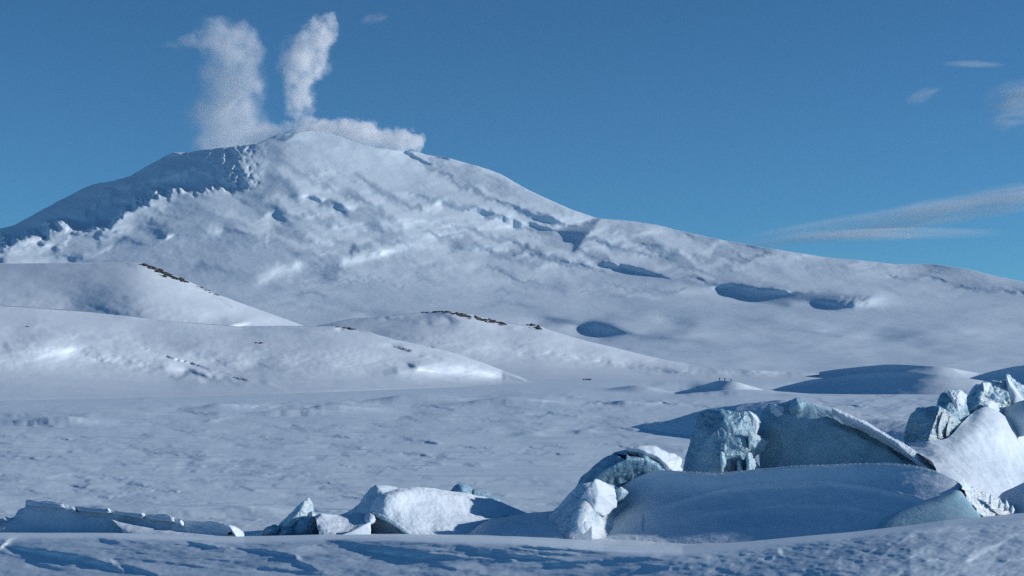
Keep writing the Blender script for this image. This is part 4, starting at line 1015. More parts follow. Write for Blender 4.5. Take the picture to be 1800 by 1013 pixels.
solid('snow_hump', {'a': (588, 906, 60.5), 'b': (612, 899, 60.3), 'c': (630, 884, 60.2), 'd': (642, 866, 60.1), 'e': (653, 854, 60.1), 'f': (664, 850, 60.2), 'g': (684, 852, 60.6), 'h': (712, 860, 61.2), 'i': (700, 870, 60.6), 'j': (676, 870, 59.5), 'k': (660, 885, 59.0), 'l': (650, 905, 58.8), 'm': (640, 912, 59.0),
                     'n': (668, 860, 59.8), 'o': (648, 888, 59.4), 'p': (615, 910, 60.0)},
      ['abp', 'bcop', 'cdo', 'deno', 'efn', 'fghn', 'hijn', 'njo', 'jklo', 'lmpo'], old_snow, thick=1.0, amp=.04, scale=.4, seed=73, sub=4, crease=.3, fine=.01,
      label='curved bluish snow hump peeping out behind the big white slab', cat='snow hump', group=G1)
loft('snow_drift', [
    [(552, 908, 57.90), (562, 903, 57.90), (580, 905, 58.20), (600, 905, 58.60), (620, 904, 58.90), (632, 902, 59.10), (642, 906, 59.20)],
    [(556, 915, 57.40), (575, 915, 57.60), (600, 916, 58.00), (620, 914, 58.40), (634, 911, 58.60), (646, 911, 58.70)],
    [(558, 928, 56.90), (580, 930, 56.90), (605, 930, 57.30), (625, 926, 57.70), (640, 920, 58.00), (648, 917, 58.10)],
    [(562, 942, 56.40), (585, 944, 56.30), (605, 940, 56.70), (625, 934, 57.10), (640, 928, 57.50), (650, 924, 57.70)],
    [(562, 965, 56.10), (605, 965, 56.10), (650, 960, 56.90)]],
    drift, nu=70, nv=50, amp=.04, scale=.4, seed=74, back=((0, 3, .5), (0, 50, 1.50)), fine=.008, label='small sunlit snow drift between the leaning ice finger and the white slab', cat='snow drift', group=G1)
solid('snow_wedge', {'a': (652, 916, 56.70), 'b': (640, 922, 56.50), 'c': (618, 934, 56.20), 'd': (585, 945, 55.90), 'e': (652, 948, 56.70), 'f': (590, 970, 55.90), 'g': (652, 970, 56.60)}, ['abe', 'bce', 'cde', 'dfge'], drift, thick=.5, amp=.02, scale=.4, seed=75, sub=3,
      label='small white wedge of snow against the foot of the big white slab', cat='snow wedge', group=G1)
solid('ice_finger', {'a': (480, 934, 58.6), 'b': (498, 914, 58.8), 'c': (520, 893, 59.1), 'd': (536, 878, 59.4), 'e': (543, 874, 59.5), 'f': (549, 883, 59.5), 'g': (552, 898, 59.3), 'h': (542, 908, 58.9), 'i': (520, 920, 58.4), 'j': (500, 934, 58.0), 'k': (530, 895, 58.75), 'l': (508, 917, 58.35)},
      ['abl', 'bckl', 'cdk', 'defk', 'fgk', 'ghk', 'hilk', 'ijl', 'jal'], pale_ice, thick=.5, amp=.04, scale=.3, seed=76, sub=4, crease=.5, fine=.012,
      label='leaning finger of pale ice pointing up from a heap of dark blocks', cat='ice finger', group=G1)
for i, (pts, c, m_, lab) in enumerate((
    (((458, 938), (468, 928), (482, 922), (492, 928), (488, 942), (470, 944)), (477, 932, 57.9), blue_ice, 'low dark ice block at the outer end of the heap under the ice finger'),
    (((486, 936), (498, 926), (512, 926), (520, 938), (508, 946), (488, 946)), (503, 935, 57.7), blue_ice, 'dark ice block directly under the ice finger'),
    (((512, 930), (530, 912), (548, 904), (556, 914), (560, 946), (515, 947)), (538, 925, 57.7), blue_ice, 'steep dark ice block beside the small sunlit drift'),
    (((540, 903), (548, 899), (556, 905), (553, 913), (544, 912)), (549, 906, 57.9), old_snow, 'little knob of ice on the steep dark block'))):
    V = {chr(97 + j): (p[0], p[1], c[2] + .5 - (.25 if j > 2 else 0)) for j, p in enumerate(pts)}
    ks = list(V); V['z'] = c
    solid('ice_block', V, [ks[j] + ks[(j + 1) % len(ks)] + 'z' for j in range(len(ks))], m_, thick=.5, amp=.05, scale=.25, seed=80 + i, sub=3, crease=.6, fine=.02, label=lab, cat='ice block', group=G1)
solid('ice_boulder', {'a': (788, 867, 63.0), 'b': (797, 856, 63.0), 'c': (806, 850, 63.0), 'd': (818, 851, 63.2), 'e': (830, 859, 63.5), 'f': (834, 866, 63.5), 'g': (826, 874, 63.0), 'h': (806, 872, 62.6), 'i': (812, 860, 62.6), 'j': (822, 866, 62.8)},
      ['abi', 'bci', 'cdi', 'deji', 'efj', 'fgj', 'ghij', 'hai'], blue_ice, thick=.9, amp=.04, scale=.3, seed=85, sub=4, crease=.6, fine=.012, label='small dark ice boulder peeping over the top of the white slab', cat='ice boulder', group=G1)
solid('ice_block', {'a': (830, 860, 63.4), 'b': (850, 864, 63.6), 'c': (870, 874, 63.8), 'd': (888, 885, 64.0), 'e': (900, 893, 64.0), 'f': (880, 892, 63.4), 'g': (855, 886, 63.0), 'h': (834, 877, 62.8)},
      ['abgh', 'bcfg', 'cdef'], blue_ice, thick=.8, amp=.05, scale=.3, seed=86, sub=4, crease=.6, fine=.015, label='long low dark ice block lying behind the thin end of the white slab', cat='ice block', group=G1)

# --- long ledge of broken ice plate on the left
Lg = things_empty('ice_ledge', W(200, 942, 58.6), label='long low ledge of broken sea ice plate in shade with a notched snowy top edge', cat='ice ledge', group=G1)
loft('ledge_wall', [
    [(-60, 905, 60.2), (-20, 908, 60.2), (8, 912, 60.3), (26, 908, 60.3), (33, 898, 60.4), (45, 892, 60.5), (46, 880, 60.6), (70, 881, 60.4), (112, 887, 60.0), (125, 893, 59.9), (150, 891, 59.7), (190, 896, 59.3), (200, 899, 59.2), (250, 905, 58.7), (300, 907, 58.3), (310, 912, 58.2), (350, 917, 57.9), (390, 920, 57.6), (408, 930, 57.5)],
    [(-60, 915, 60.0), (8, 920, 60.0), (35, 905, 60.2), (47, 895, 60.3), (80, 898, 60.1), (130, 903, 59.7), (190, 908, 59.2), (250, 915, 58.6), (300, 919, 58.2), (350, 924, 57.9), (390, 928, 57.6), (406, 935, 57.5)],
    [(-60, 930, 59.8), (8, 930, 59.8), (50, 925, 59.9), (100, 925, 59.7), (150, 925, 59.3), (200, 926, 58.9), (250, 930, 58.4), (300, 934, 58.0), (350, 938, 57.7), (400, 940, 57.5)],
    [(-60, 965, 59.5), (8, 965, 59.5), (100, 965, 59.2), (200, 965, 58.5), (300, 965, 57.8), (400, 965, 57.4)]],
    old_snow, nu=260, nv=50, amp=.05, scale=.5, seed=90, back=((0, 1, .5), (0, 10, 2.6), (0, 60, 4.5)), fine=.02, parent=Lg)
for i, (u, v, d) in enumerate(((62, 888, 60.1), (92, 893, 59.8))):
    pass
solid('ice_plate', {'a': (46, 879, 60.4), 'b': (112, 886, 59.9), 'c': (114, 893, 59.7), 'd': (47, 889, 60.3)}, ['abcd'], old_snow, thick=1.2, amp=.02, scale=.4, seed=91, sub=3, crease=.9, parent=Lg)
solid('ice_plate', {'a': (130, 889, 59.6), 'b': (192, 895, 59.1), 'c': (196, 903, 58.9), 'd': (136, 898, 59.4)}, ['abcd'], old_snow, thick=1.0, amp=.02, scale=.4, seed=92, sub=3, crease=.9, parent=Lg)
solid('ice_plate', {'a': (200, 898, 58.9), 'b': (250, 903, 58.5), 'c': (252, 911, 58.3), 'd': (206, 905, 58.8)}, ['abcd'], old_snow, thick=1.0, amp=.02, scale=.4, seed=93, sub=3, crease=.9, parent=Lg)
solid('ice_plate', {'a': (258, 905, 58.4), 'b': (304, 909, 58.0), 'c': (306, 918, 57.9), 'd': (262, 913, 58.3)}, ['abcd'], old_snow, thick=1.0, amp=.02, scale=.4, seed=94, sub=3, crease=.9, parent=Lg)
for i, (u, v, w, h, d) in enumerate(((10, 912, 9, 5, 59.8), (128, 893, 9, 4, 59.3), (190, 895, 3, 3, 58.9), (250, 904, 5, 4, 58.3), (318, 918, 5, 6, 57.5))):
    solid('snow_patch', {'a': (u - w, v - h * .3, d + .1), 'b': (u, v - h, d + .3), 'c': (u + w, v, d + .35), 'd': (u + w * .4, v + h, d)}, ['abcd'], drift, thick=.25, amp=.02, scale=.15, seed=95 + i, sub=3, crease=.3, parent=Lg)
solid('snow_lip', {'a': (398, 921, 57.4), 'b': (412, 924, 57.7), 'c': (426, 936, 58.0), 'd': (430, 946, 57.8), 'e': (416, 948, 57.3), 'f': (408, 934, 57.2)}, ['abf', 'bcf', 'cdef'], drift, thick=.5, amp=.03, scale=.2, seed=101, sub=4, crease=.3, parent=Lg)
loft('snow_apron', [
    [(196, 914, 58.5), (225, 921, 58.2), (250, 926, 58.0), (290, 932, 57.7), (340, 938, 57.3), (380, 942, 57.0), (420, 947, 56.8)],
    [(205, 921, 58.1), (235, 929, 57.7), (265, 934, 57.4), (300, 939, 57.0), (340, 943, 56.8), (380, 947, 56.5), (420, 951, 56.5)],
    [(215, 935, 57.5), (240, 944, 57.0), (270, 948, 56.7), (300, 952, 56.4), (340, 956, 56.2), (380, 960, 56.0), (420, 962, 56.0)],
    [(215, 965, 57.0), (300, 975, 56.2), (420, 985, 55.6)]],
    drift, nu=90, nv=30, amp=.02, scale=.5, seed=102, back=((0, 1.5, .4), (0, 20, 1.0)),
    label='narrow tongue of drifted snow lying against the long dark ice ledge', cat='snow drift', group=G1)
solid('snow_lump', {'a': (-4, 972, 50), 'b': (20, 955, 50.6), 'c': (36, 943, 51.2), 'd': (42, 946, 51.4), 'e': (30, 960, 50.6), 'f': (8, 980, 49.8)}, ['abef', 'bcde'], drift, thick=.3, amp=.02, scale=.3, seed=103, sub=3,
      label='thin bright crust of snow catching the sun at the end of the long ledge', cat='snow crust', group=G1)
# ------------------------------------------------------------------ rocks, people and sledges far off
from mathutils.bvhtree import BVHTree
def bvh_of(o):
    me = o.data
    n = len(me.vertices); co = np.empty(n * 3, np.float32); me.vertices.foreach_get('co', co); co = co.reshape(-1, 3).astype(float)
    # keep only the part in view and near enough
    pol = np.empty(len(me.loops), np.int32); me.loops.foreach_get('vertex_index', pol)
    st = np.empty(len(me.polygons), np.int32); me.polygons.foreach_get('loop_start', st)
    tot = np.empty(len(me.polygons), np.int32); me.polygons.foreach_get('loop_total', tot)
    q = st[tot == 4]
    f = np.stack([pol[q], pol[q + 1], pol[q + 2], pol[q + 3]], -1)
    return co, f
def make_caster(o, u0, u1, v0, v1):
    co, f = bvh_of(o)
    c = co[f].mean(1)
    u = 900 + c[:, 0] / np.maximum(c[:, 1], 1) * F; v = HZ - (c[:, 2] - EYE) / np.maximum(c[:, 1], 1) * F
    k = (u > u0) & (u < u1) & (v > v0) & (v < v1) & (c[:, 1] > 5)
    f = f[k]
    ids, inv = np.unique(f, return_inverse=True)
    return BVHTree.FromPolygons([tuple(x) for x in co[ids]], inv.reshape(-1, 4).tolist())
eye = Vector((0, 0, EYE))
def cast(tree, u, v):
    d = (W(u, v, 100) - eye).normalized()
    return tree.ray_cast(eye, d)[0]

m, nt, out = mat_new('dark_volcanic_rock')
tc = nt.nodes.new('ShaderNodeTexCoord').outputs['Object']
b = nt.nodes.new('ShaderNodeBsdfPrincipled')
nt.links.new(ramp(nt, noise_node(nt, tc, .7, 8, .7), [(.35, (.025, .026, .03)), (.62, (.075, .07, .07)), (.72, (.55, .62, .68))]), b.inputs['Base Color'])
b.inputs['Roughness'].default_value = .9
nt.links.new(b.outputs[0], out.inputs['Surface'])
rock = m

def outcrop(tree, pts, n, size, width, seed, label):
    """Angular rock breaking through the snow along a line of (column, row)."""
    r = np.random.default_rng(seed)
    pu, pv = zip(*pts)
    seg = np.r_[0, np.cumsum(np.hypot(np.diff(pu), np.diff(pv)))]
    bm = bmesh.new(); origin = None
    for k in range(n):
        s_ = r.uniform(0, seg[-1]); u = np.interp(s_, seg, pu); v = np.interp(s_, seg, pv)
        w = width * np.sin(np.pi * (0.12 + .8 * s_ / seg[-1]))
        p = cast(tree, u + r.normal() * 2, v + r.normal() * w * .5)
        if p is None: continue
        if origin is None: origin = p.copy()
        sz = size * r.uniform(.4, 1.2) * p.y / F
        g = bmesh.ops.create_icosphere(bm, subdivisions=1, radius=1.0)
        sx, sy, sz_ = sz * r.uniform(1, 2.6), sz * r.uniform(.8, 1.5), sz * r.uniform(.35, .9)
        for vv in g['verts']:
            q = vv.co * (1 + r.uniform(-.3, .3))
            vv.co = Vector((q.x * sx, q.y * sy, q.z * sz_ - q.x * sx * .18)) + p - origin
    if origin is None:
        print('NOHIT', label); return
    t = things_empty('rock_outcrop', origin, label=label, cat='rock', group='rock outcrops on the snow hills')
    me = bpy.data.meshes.new('stones'); bm.to_mesh(me); bm.free(); me.materials.append(rock)
    link(bpy.data.objects.new('stones', me), parent=t, kind='stuff')

TA = make_caster(bpy.data.objects['far_left_hill'], 200, 560, 440, 600)
TB = make_caster(bpy.data.objects['shore_hill'], 0, 900, 510, 720)
TC_ = make_caster(bpy.data.objects['middle_hill'], 600, 1100, 520, 640)
outcrop(TA, [(247, 464), (265, 469), (290, 482), (330, 496)], 110, 3.2, 6, 1, 'thick dark rocky crest on top of the far broad snow hill')
outcrop(TA, [(345, 503), (360, 508), (385, 520)], 40, 1.6, 3, 2, 'thin scatter of rock trailing down the lit slope of the far broad hill')
outcrop(TC_, [(735, 549), (760, 547), (790, 549), (800, 552)], 60, 2.2, 3, 3, 'dark rock on the rounded top of the middle hill')
outcrop(TC_, [(800, 553), (850, 562), (890, 571)], 110, 2.6, 4, 4, 'long dark band of rock running down from the top of the middle hill')
outcrop(TC_, [(928, 570), (938, 572), (946, 576), (952, 579)], 30, 3.2, 6, 5, 'short dark rock tooth farther down the skyline of the middle hill')
outcrop(TB, [(588, 574), (604, 576), (622, 579)], 40, 2.0, 3, 6, 'dark rocks on the skyline of the nearest hill')
outcrop(TB, [(258, 557), (290, 561), (318, 564)], 40, 1.3, 2, 7, 'faint dark line of rock across the upper slope of the nearest hill')
outcrop(TB, [(406, 664), (436, 669)], 30, 1.3, 2, 8, 'narrow dark rocks low on the nearest hill above the shore')
outcrop(TB, [(450, 603), (462, 604)], 8, 1.6, 2, 9, 'lone dark rock in the middle of the nearest hill')
outcrop(TB, [(47, 574), (51, 575)], 6, 2.0, 2, 10, 'single dark boulder at the end of a bright snow streak')
outcrop(TB, [(694, 610), (722, 618)], 30, 1.6, 3, 11, 'low dark rocks halfway down the lit end of the nearest hill')
outcrop(TB, [(726, 602), (768, 612)], 36, 1.5, 2, 12, 'upper line of dark rocks near the lit end of the nearest hill')

# people standing on the hummock: one skinned body each
def mat_flat(name, c, rough=.8):
    m, nt, out = mat_new(name)
    b = nt.nodes.new('ShaderNodeBsdfPrincipled'); b.inputs['Roughness'].default_value = rough
    tc = nt.nodes.new('ShaderNodeTexCoord').outputs['Object']
    nt.links.new(ramp(nt, noise_node(nt, tc, 9, 5, .6), [(.3, tuple(x * .8 for x in c)), (.7, tuple(min(1, x * 1.2) for x in c))]), b.inputs['Base Color'])
    nt.links.new(b.outputs[0], out.inputs['Surface'])
    return m
cloth = mat_flat('dark_parka', (.035, .03, .035)); wood = mat_flat('sledge_wood', (.06, .045, .04)); load_m = mat_flat('dark_load', (.03, .03, .04))
TG = make_caster(bpy.data.objects['sea_ice'], 980, 1340, 655.5, 705)
hc, hf = bvh_of(HUM)
TH = BVHTree.FromPolygons([tuple(x) for x in hc + np.array(HUM.location)], hf.tolist())
def person(u, v, h, lean, label):
    foot = cast(TH, u, v) or cast(TG, u, v)
    if foot is None: foot = W(u, v, 600)
    h = h * foot.y / F
    J = [((0, 0, .53), .085), ((0, 0, .68), .10), ((0, 0, .80), .085), ((0, 0, .86), .04), ((0, .0, .93), .065), ((-.05, 0, .48), .06), ((-.06, .02 * lean, .26), .045), ((-.07, 0, .03), .04), ((-.08, -.05, .01), .03),
         ((.05, 0, .48), .06), ((.06, .03, .26), .045), ((.07 + .05 * lean, .02, .03), .04), ((.08 + .05 * lean, -.04, .01), .03), ((-.12, 0, .78), .045), ((-.16, 0, .62), .038), ((-.15, -.05, .48), .03), ((.12, 0, .78), .045), ((.16, 0, .62), .038), ((.14, -.07, .50), .03)]
    E = [(0, 1), (1, 2), (2, 3), (3, 4), (0, 5), (5, 6), (6, 7), (7, 8), (0, 9), (9, 10), (10, 11), (11, 12), (2, 13), (13, 14), (14, 15), (2, 16), (16, 17), (17, 18)]
    me = bpy.data.meshes.new('person'); me.from_pydata([Vector(j[0]) * h for j in J], E, []); 
    o = bpy.data.objects.new('person', me); o.location = foot - Vector((0, 0, .02))
    link(o, label=label, cat='person', group='people on the far hummock')
    sk = o.modifiers.new('skin', 'SKIN'); sb = o.modifiers.new('s', 'SUBSURF'); sb.levels = 1; sb.render_levels = 1
    for i, j in enumerate(J):
        o.data.skin_vertices[0].data[i].radius = (j[1] * h, j[1] * h * .8)
    o.data.skin_vertices[0].data[0].use_root = True
    me.materials.append(cloth)
    return o
person(1265, 670.5, 7.5, 0, 'tiny dark standing person at the outer end of the group on the hummock')
person(1274, 671, 7.5, 1, 'tiny standing person in dark clothes in the middle of the group on the dark hummock')
person(1285, 672, 6.5, -1, 'tiny standing person in dark clothes nearest the top of the dark hummock')
person(1226, 683, 5, 0, 'lone tiny person in dark clothes walking apart from the group on the hummock')

def sledge(u, v, L, label):
    p = cast(TG, u, v)
    if p is None: p = W(u, v, 900)
    k = L * p.y / F
    t = things_empty('cargo_sledge', p, label=label, cat='sledge', group='row of loaded sledges on the far ice')
    for s_ in (-1, 1):
        bm = bmesh.new()
        pts = [(-.5, .02), (.42, .02), (.5, .1), (.53, .2)]
        for a_, b_ in zip(pts[:-1], pts[1:]):
            g = bmesh.ops.create_cube(bm, size=1)
            ln_ = math.hypot(b_[0] - a_[0], b_[1] - a_[1]); an = math.atan2(b_[1] - a_[1], b_[0] - a_[0])
            for vv in g['verts']:
                x, y, z = vv.co.x * ln_, vv.co.y * .05, vv.co.z * .04
                vv.co = Vector(((x * math.cos(an) - z * math.sin(an) + (a_[0] + b_[0]) / 2) * k, (y + s_ * .16) * k, (x * math.sin(an) + z * math.cos(an) + (a_[1] + b_[1]) / 2) * k))
        me = bpy.data.meshes.new('runner'); bm.to_mesh(me); bm.free(); me.materials.append(wood)
        link(bpy.data.objects.new('runner', me), parent=t)
    bm = bmesh.new()
    g = bmesh.ops.create_cube(bm, size=1)
    bmesh.ops.subdivide_edges(bm, edges=bm.edges[:], cuts=3, use_grid_fill=True)
    for vv in bm.verts:
        q = vv.co
        vv.co = Vector((q.x * .85 * k * (1 - .12 * (q.z + .5)), q.y * .38 * k, (q.z * .5 + .36 + .05 * math.sin(q.x * 9 + u)) * k))
    me = bpy.data.meshes.new('load'); bm.to_mesh(me); bm.free(); me.materials.append(load_m)
    link(bpy.data.objects.new('load', me), parent=t)
for i, u in enumerate((1026, 1030.5, 1034, 1037.5)):
    sledge(u, 668.5, 4.0, ('first sledge at the open end of the tiny dark row on the far ice', 'second sledge of the tiny dark row, behind the first', 'third sledge of the tiny dark row, before the last', 'last sledge of the tiny dark row, nearest the hummocks')[i])
# ------------------------------------------------------------------ steam and cirrus
def vmath(nt, op, a, b=None, c=None):
    n = nt.nodes.new('ShaderNodeMath'); n.operation = op
    for i, x in enumerate((a, b, c)):
        if x is None: continue
        if isinstance(x, (int, float)): n.inputs[i].default_value = x
        else: nt.links.new(x, n.inputs[i])
    return n.outputs[0]

def curve01(nt, fac, pts, lo, hi):
    """Float curve through (position, value) with values mapped to 0..1 between lo and hi."""
    n = nt.nodes.new('ShaderNodeFloatCurve')
    c = n.mapping.curves[0]
    while len(c.points) > 2: c.points.remove(c.points[1])
    pts = [(p, (v - lo) / (hi - lo)) for p, v in pts]
    c.points[0].location = pts[0]; c.points[-1].location = pts[-1]
    for p in pts[1:-1]: c.points.new(*p)
    n.mapping.update()
    nt.links.new(fac, n.inputs['Value'])
    return vmath(nt, 'MULTIPLY_ADD', n.outputs[0], hi - lo, lo)

def plume(name, D, axis, profile, dens, k, nscale, seed, label, soft=.3, depth=1.0, wisp=.5, cat='steam cloud', hull=1.3, colour=(1, 1, 1)):
    """profile: (position along the axis in rows/columns, centre across, radius), in the photograph's pixels at distance D.
    axis 'z': rising column; 'x': lying bank."""
    a0, a1 = profile[0][0], profile[-1][0]
    m, nt, out = mat_new(name + '_steam')
    tc = nt.nodes.new('ShaderNodeTexCoord').outputs['Object']
    n1 = nt.nodes.new('ShaderNodeTexNoise'); n1.inputs['Scale'].default_value = nscale; n1.inputs['Detail'].default_value = 5; n1.inputs['Roughness'].default_value = .58
    mp = nt.nodes.new('ShaderNodeMapping'); mp.inputs['Location'].default_value = (seed * 13.7, seed * 5.1, seed * 9.3)
    nt.links.new(tc, mp.inputs['Vector']); nt.links.new(mp.outputs[0], n1.inputs['Vector'])
    sub = nt.nodes.new('ShaderNodeVectorMath'); sub.operation = 'SUBTRACT'; nt.links.new(n1.outputs['Color'], sub.inputs[0]); sub.inputs[1].default_value = (.5, .5, .5)
    sc_ = nt.nodes.new('ShaderNodeVectorMath'); sc_.operation = 'MULTIPLY_ADD'; nt.links.new(sub.outputs[0], sc_.inputs[0]); sc_.inputs[1].default_value = (k, k, k); nt.links.new(tc, sc_.inputs[2])
    sp = nt.nodes.new('ShaderNodeSeparateXYZ'); nt.links.new(sc_.outputs[0], sp.inputs[0])
    along = sp.outputs['Z'] if axis == 'z' else sp.outputs['X']
    across = sp.outputs['X'] if axis == 'z' else sp.outputs['Z']
    t = vmath(nt, 'DIVIDE', along, float(abs(a1 - a0)))
    L = abs(a1 - a0)
    P = [(abs(p[0] - a0) / L, p[1], p[2]) for p in profile]
    c0 = min(p[1] for p in P) - 1; c1 = max(p[1] for p in P) + 1
    r1 = max(p[2] for p in P) + 1
    cx = curve01(nt, t, [(p[0], p[1]) for p in P], c0, c1)
    rr = curve01(nt, t, [(p[0], p[2]) for p in P], 0, r1)
    dx = vmath(nt, 'SUBTRACT', across, cx)
    if axis == 'x': pass
    dy = vmath(nt, 'DIVIDE', sp.outputs['Y'], depth)
    rad = vmath(nt, 'SQRT', vmath(nt, 'ADD', vmath(nt, 'MULTIPLY', dx, dx), vmath(nt, 'MULTIPLY', dy, dy)))
    f = vmath(nt, 'SUBTRACT', 1.0, vmath(nt, 'DIVIDE', rad, vmath(nt, 'MAXIMUM', rr, .5)))
    # soft ends
    e1 = vmath(nt, 'MULTIPLY', vmath(nt, 'SUBTRACT', 1.0, t), 6.0)
    e0 = vmath(nt, 'MULTIPLY', vmath(nt, 'ADD', t, .02), 12.0)
    f = vmath(nt, 'MINIMUM', f, vmath(nt, 'MINIMUM', e1, e0))
    n2 = nt.nodes.new('ShaderNodeTexNoise'); n2.inputs['Scale'].default_value = nscale * 1.7; n2.inputs['Detail'].default_value = 4
    nt.links.new(mp.outputs[0], n2.inputs['Vector'])
    g = nt.nodes.new('ShaderNodeMapRange'); g.interpolation_type = 'SMOOTHSTEP'; g.inputs['From Min'].default_value = 0; g.inputs['From Max'].default_value = soft; nt.links.new(f, g.inputs['Value'])
    w = nt.nodes.new('ShaderNodeMapRange'); w.inputs['From Min'].default_value = .30; w.inputs['From Max'].default_value = .62; w.inputs['To Min'].default_value = 1 - wisp; w.inputs['To Max'].default_value = 1.0 + wisp * .4
    nt.links.new(n2.outputs['Fac'], w.inputs['Value'])
    dn = vmath(nt, 'MULTIPLY', vmath(nt, 'MULTIPLY', g.outputs[0], w.outputs[0]), dens)
    pv = nt.nodes.new('ShaderNodeVolumePrincipled'); pv.inputs['Color'].default_value = (*colour, 1); pv.inputs['Anisotropy'].default_value = .1
    pv.inputs['Density Attribute'].default_value = ''
    nt.links.new(dn, pv.inputs['Density']); nt.links.new(pv.outputs[0], out.inputs['Volume'])
    try: m.cycles.volume_step_rate = .5
    except Exception: pass
    # hull, in pixel units scaled to metres
    rings = []
    n_ = 22; seg = 20
    r_ = np.random.default_rng(seed)
    ph = r_.uniform(0, 6, 4)
    for i in range(n_ + 1):
        tt = i / n_
        c = np.interp(tt, [p[0] for p in P], [p[1] for p in P]); rd = np.interp(tt, [p[0] for p in P], [p[2] for p in P]) * hull + 2
        ring = []
        for j in range(seg):
            a = 2 * math.pi * j / seg
            q = rd * (1 + .06 * math.sin(3 * a + ph[0] + tt * 9) + .04 * math.sin(5 * a + ph[1] - tt * 17))
            al = tt * L
            if axis == 'z': ring.append((c + q * math.cos(a), q * depth * math.sin(a), al))
            else: ring.append((al, q * depth * math.sin(a), c + q * math.cos(a)))
        rings.append(ring)
    co = [p for r in rings for p in r]
    fcs = [(i * seg + j, i * seg + (j + 1) % seg, (i + 1) * seg + (j + 1) % seg, (i + 1) * seg + j) for i in range(n_) for j in range(seg)]
    bm = bmesh.new(); vs_ = [bm.verts.new(c) for c in co]
    for f_ in fcs: bm.faces.new([vs_[i] for i in f_])
    bm.faces.new(vs_[:seg]); bm.faces.new(vs_[-seg:])
    bmesh.ops.recalc_face_normals(bm, faces=bm.faces[:])
    me = bpy.data.meshes.new(name); bm.to_mesh(me); bm.free(); me.materials.append(m)
    o = bpy.data.objects.new(name, me)
    return o, D / F

def place(o, u, v, D, label, group, cat):
    o.location = W(u, v, D); s_ = D / F; o.scale = (s_, s_, s_)
    return link(o, label=label, cat=cat, group=group)
GS = 'steam rising from the crater'
o, _ = plume('steam_plume', 25600, 'z', [(275, 0, 84), (255, 0, 84), (225, -2, 78), (195, -4, 72), (165, 0, 66), (140, 2, 60), (110, 4, 56), (85, -2, 60), (65, -6, 56), (48, -8, 46), (32, -8, 22)], .0026, 115, .020, 3, '', soft=.7, wisp=1.0, hull=1.75)
place(o, 406, 275, 25600, 'wide hazy column of steam with a wispy top, the broader of the two', GS, 'steam cloud')
o, _ = plume('steam_plume', 25300, 'z', [(250, 0, 52), (232, -4, 36), (215, -12, 24), (190, -17, 26), (160, -20, 28), (135, -22, 36), (110, -18, 46), (85, -10, 50), (65, 2, 42), (52, 12, 30), (38, 22, 20), (20, 28, 6)],   .0045, 95, .026, 5, '', soft=.65, wisp=1.0, hull=1.9)
place(o, 545, 250, 25300, 'narrow column of steam that widens and splits towards its top, over the summit', GS, 'steam cloud')
o, _ = plume('steam_plume', 25500, 'x', [(520, 0, 14), (560, 4, 22), (600, 3, 24), (640, -3, 26), (670, -8, 24), (690, -12, 21), (705, -12, 22), (722, -13, 21), (738, -14, 14), (750, -14, 4)], .0070, 62, .036, 7, '', soft=.45, wisp=.7, depth=1.6, hull=1.7)
place(o, 520, 236, 25500, 'low bright bank of steam spilling along the ridge below the summit, rounded at its end', GS, 'steam cloud')
o, _ = plume('steam_plume', 25450, 'x', [(430, 0, 16), (455, 6, 20), (480, 10, 22), (505, 10, 20), (540, 8, 22)], .0045, 50, .04, 9, '', soft=.5, wisp=.7, hull=1.7)
place(o, 430, 245, 25450, 'small low puff of steam joining the feet of the two tall columns', GS, 'steam cloud')
o, _ = plume('steam_plume', 25500, 'z', [(205, -22, 9), (190, -10, 14), (172, 8, 15), (155, 18, 8)], .009, 26, .05, 11, '', soft=.5, wisp=.5, hull=1.7)
place(o, 403, 205, 25500, 'bright slanting tuft of steam inside the wide hazy column', GS, 'steam cloud')
o, _ = plume('steam_plume', 25600, 'x', [(285, 0, 8), (315, 2, 14), (345, 4, 20), (390, 2, 18)], .0030, 50, .035, 13, '', soft=.8, wisp=1.0, hull=1.7)
place(o, 285, 78, 25600, 'thin wisp of steam torn off sideways from the wide column', GS, 'steam cloud')
o, _ = plume('steam_plume', 25350, 'z', [(130, -8, 8), (105, 2, 16), (80, 10, 18), (55, 16, 18), (38, 22, 12), (20, 24, 4)], .0045, 40, .035, 15, '', soft=.6, wisp=.9, hull=1.7)
place(o, 562, 130, 25350, 'ragged tongue of steam leaning off the top of the narrow column', GS, 'steam cloud')

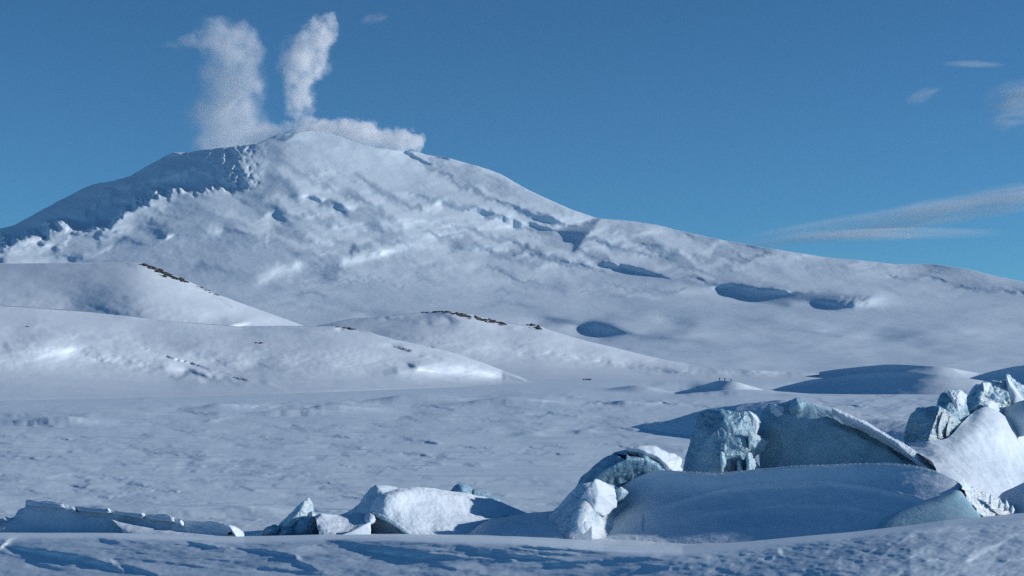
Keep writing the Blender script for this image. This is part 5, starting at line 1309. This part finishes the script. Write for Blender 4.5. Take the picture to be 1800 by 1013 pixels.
def cirrus(u, v, rx, ry, ang, dens, seed, label, D=62000, streak=13, th=14, sc=.042, lo=.36, hi=.70):
    m, nt, out = mat_new('cirrus_ice')
    tc = nt.nodes.new('ShaderNodeTexCoord').outputs['Object']
    sp = nt.nodes.new('ShaderNodeSeparateXYZ'); nt.links.new(tc, sp.inputs[0])
    q = vmath(nt, 'ADD', vmath(nt, 'POWER', vmath(nt, 'DIVIDE', sp.outputs['X'], rx), 2.0), vmath(nt, 'ADD', vmath(nt, 'POWER', vmath(nt, 'DIVIDE', sp.outputs['Z'], ry), 2.0), vmath(nt, 'POWER', vmath(nt, 'DIVIDE', sp.outputs['Y'], th), 2.0)))
    g = nt.nodes.new('ShaderNodeMapRange'); g.interpolation_type = 'SMOOTHSTEP'; g.inputs['From Min'].default_value = 1; g.inputs['From Max'].default_value = .1; nt.links.new(q, g.inputs['Value'])
    mp = nt.nodes.new('ShaderNodeMapping'); mp.inputs['Scale'].default_value = (1 / streak, 1, 1); mp.inputs['Location'].default_value = (seed * 3.3, seed, seed * 7.7)
    nt.links.new(tc, mp.inputs['Vector'])
    n = nt.nodes.new('ShaderNodeTexNoise'); n.inputs['Scale'].default_value = sc; n.inputs['Detail'].default_value = 5; n.inputs['Roughness'].default_value = .6; n.inputs['Distortion'].default_value = .4
    nt.links.new(mp.outputs[0], n.inputs['Vector'])
    w = nt.nodes.new('ShaderNodeMapRange'); w.interpolation_type = 'SMOOTHSTEP'; w.inputs['From Min'].default_value = lo; w.inputs['From Max'].default_value = hi; nt.links.new(n.outputs['Fac'], w.inputs['Value'])
    dn = vmath(nt, 'MULTIPLY', vmath(nt, 'MULTIPLY', g.outputs[0], w.outputs[0]), dens)
    pv = nt.nodes.new('ShaderNodeVolumePrincipled'); pv.inputs['Color'].default_value = (1, 1, 1, 1)
    nt.links.new(dn, pv.inputs['Density']); nt.links.new(pv.outputs[0], out.inputs['Volume'])
    try: m.cycles.volume_step_rate = .6
    except Exception: pass
    bm = bmesh.new(); bmesh.ops.create_icosphere(bm, subdivisions=3, radius=1)
    for vv in bm.verts: vv.co = Vector((vv.co.x * rx, vv.co.y * th, vv.co.z * ry))
    me = bpy.data.meshes.new('cirrus_cloud'); bm.to_mesh(me); bm.free(); me.materials.append(m)
    o = bpy.data.objects.new('cirrus_cloud', me); o.rotation_euler = (0, math.radians(-ang), 0)
    return place(o, u, v, D, label, 'thin high clouds', 'cloud')
cirrus(1600, 383, 380, 26, 8.5, .0050, 1, 'long thin streak of cirrus slanting up from the far end of the volcano ridge')
cirrus(1770, 350, 230, 30, 7, .0036, 2, 'upper spreading fan of the cirrus over the low end of the ridge', D=64000)
cirrus(1570, 412, 230, 14, 1, .0040, 3, 'lower faint level streak of cirrus just above the ridge', D=60000)
cirrus(1712, 113, 66, 7, -1, .0022, 4, 'short thin level dash of cloud high in the blue sky', D=60000, sc=.05, lo=.3)
cirrus(1622, 168, 40, 15, 22, .0016, 5, 'small faint tuft of cloud in the blue sky below the level dash', D=60000, streak=5, sc=.07, lo=.38)
cirrus(1800, 185, 90, 55, 12, .0040, 6, 'ragged patch of thin cloud spreading out of the sky at the edge of view', D=62000, streak=3.5, sc=.04, lo=.38)
cirrus(658, 33, 30, 11, 12, .0018, 7, 'tiny wisp of cloud high above the low bank of steam', D=60000, streak=3, sc=.07, lo=.35)
# ------------------------------------------------------------------ air
m, nt, out = mat_new('haze_air')
pv = nt.nodes.new('ShaderNodeVolumePrincipled')
pv.inputs['Color'].default_value = (.50, .78, 1.0, 1)
pv.inputs['Density'].default_value = 2.2e-6
pv.inputs['Anisotropy'].default_value = 0.0
nt.links.new(pv.outputs[0], out.inputs['Volume'])
bm = bmesh.new()
bmesh.ops.create_cube(bm, size=1.0)
bm.verts.ensure_lookup_table()
lo, hi_ = Vector((-42000, -42000, -12)), Vector((42000, 42000, 6600))
for v in bm.verts:
    v.co = Vector((lo[i] if v.co[i] < 0 else hi_[i] for i in range(3)))
me = bpy.data.meshes.new('haze'); bm.to_mesh(me); bm.free()
me.materials.append(m)
link(bpy.data.objects.new('haze', me), label='thin blue cold air over the ice', kind='stuff')
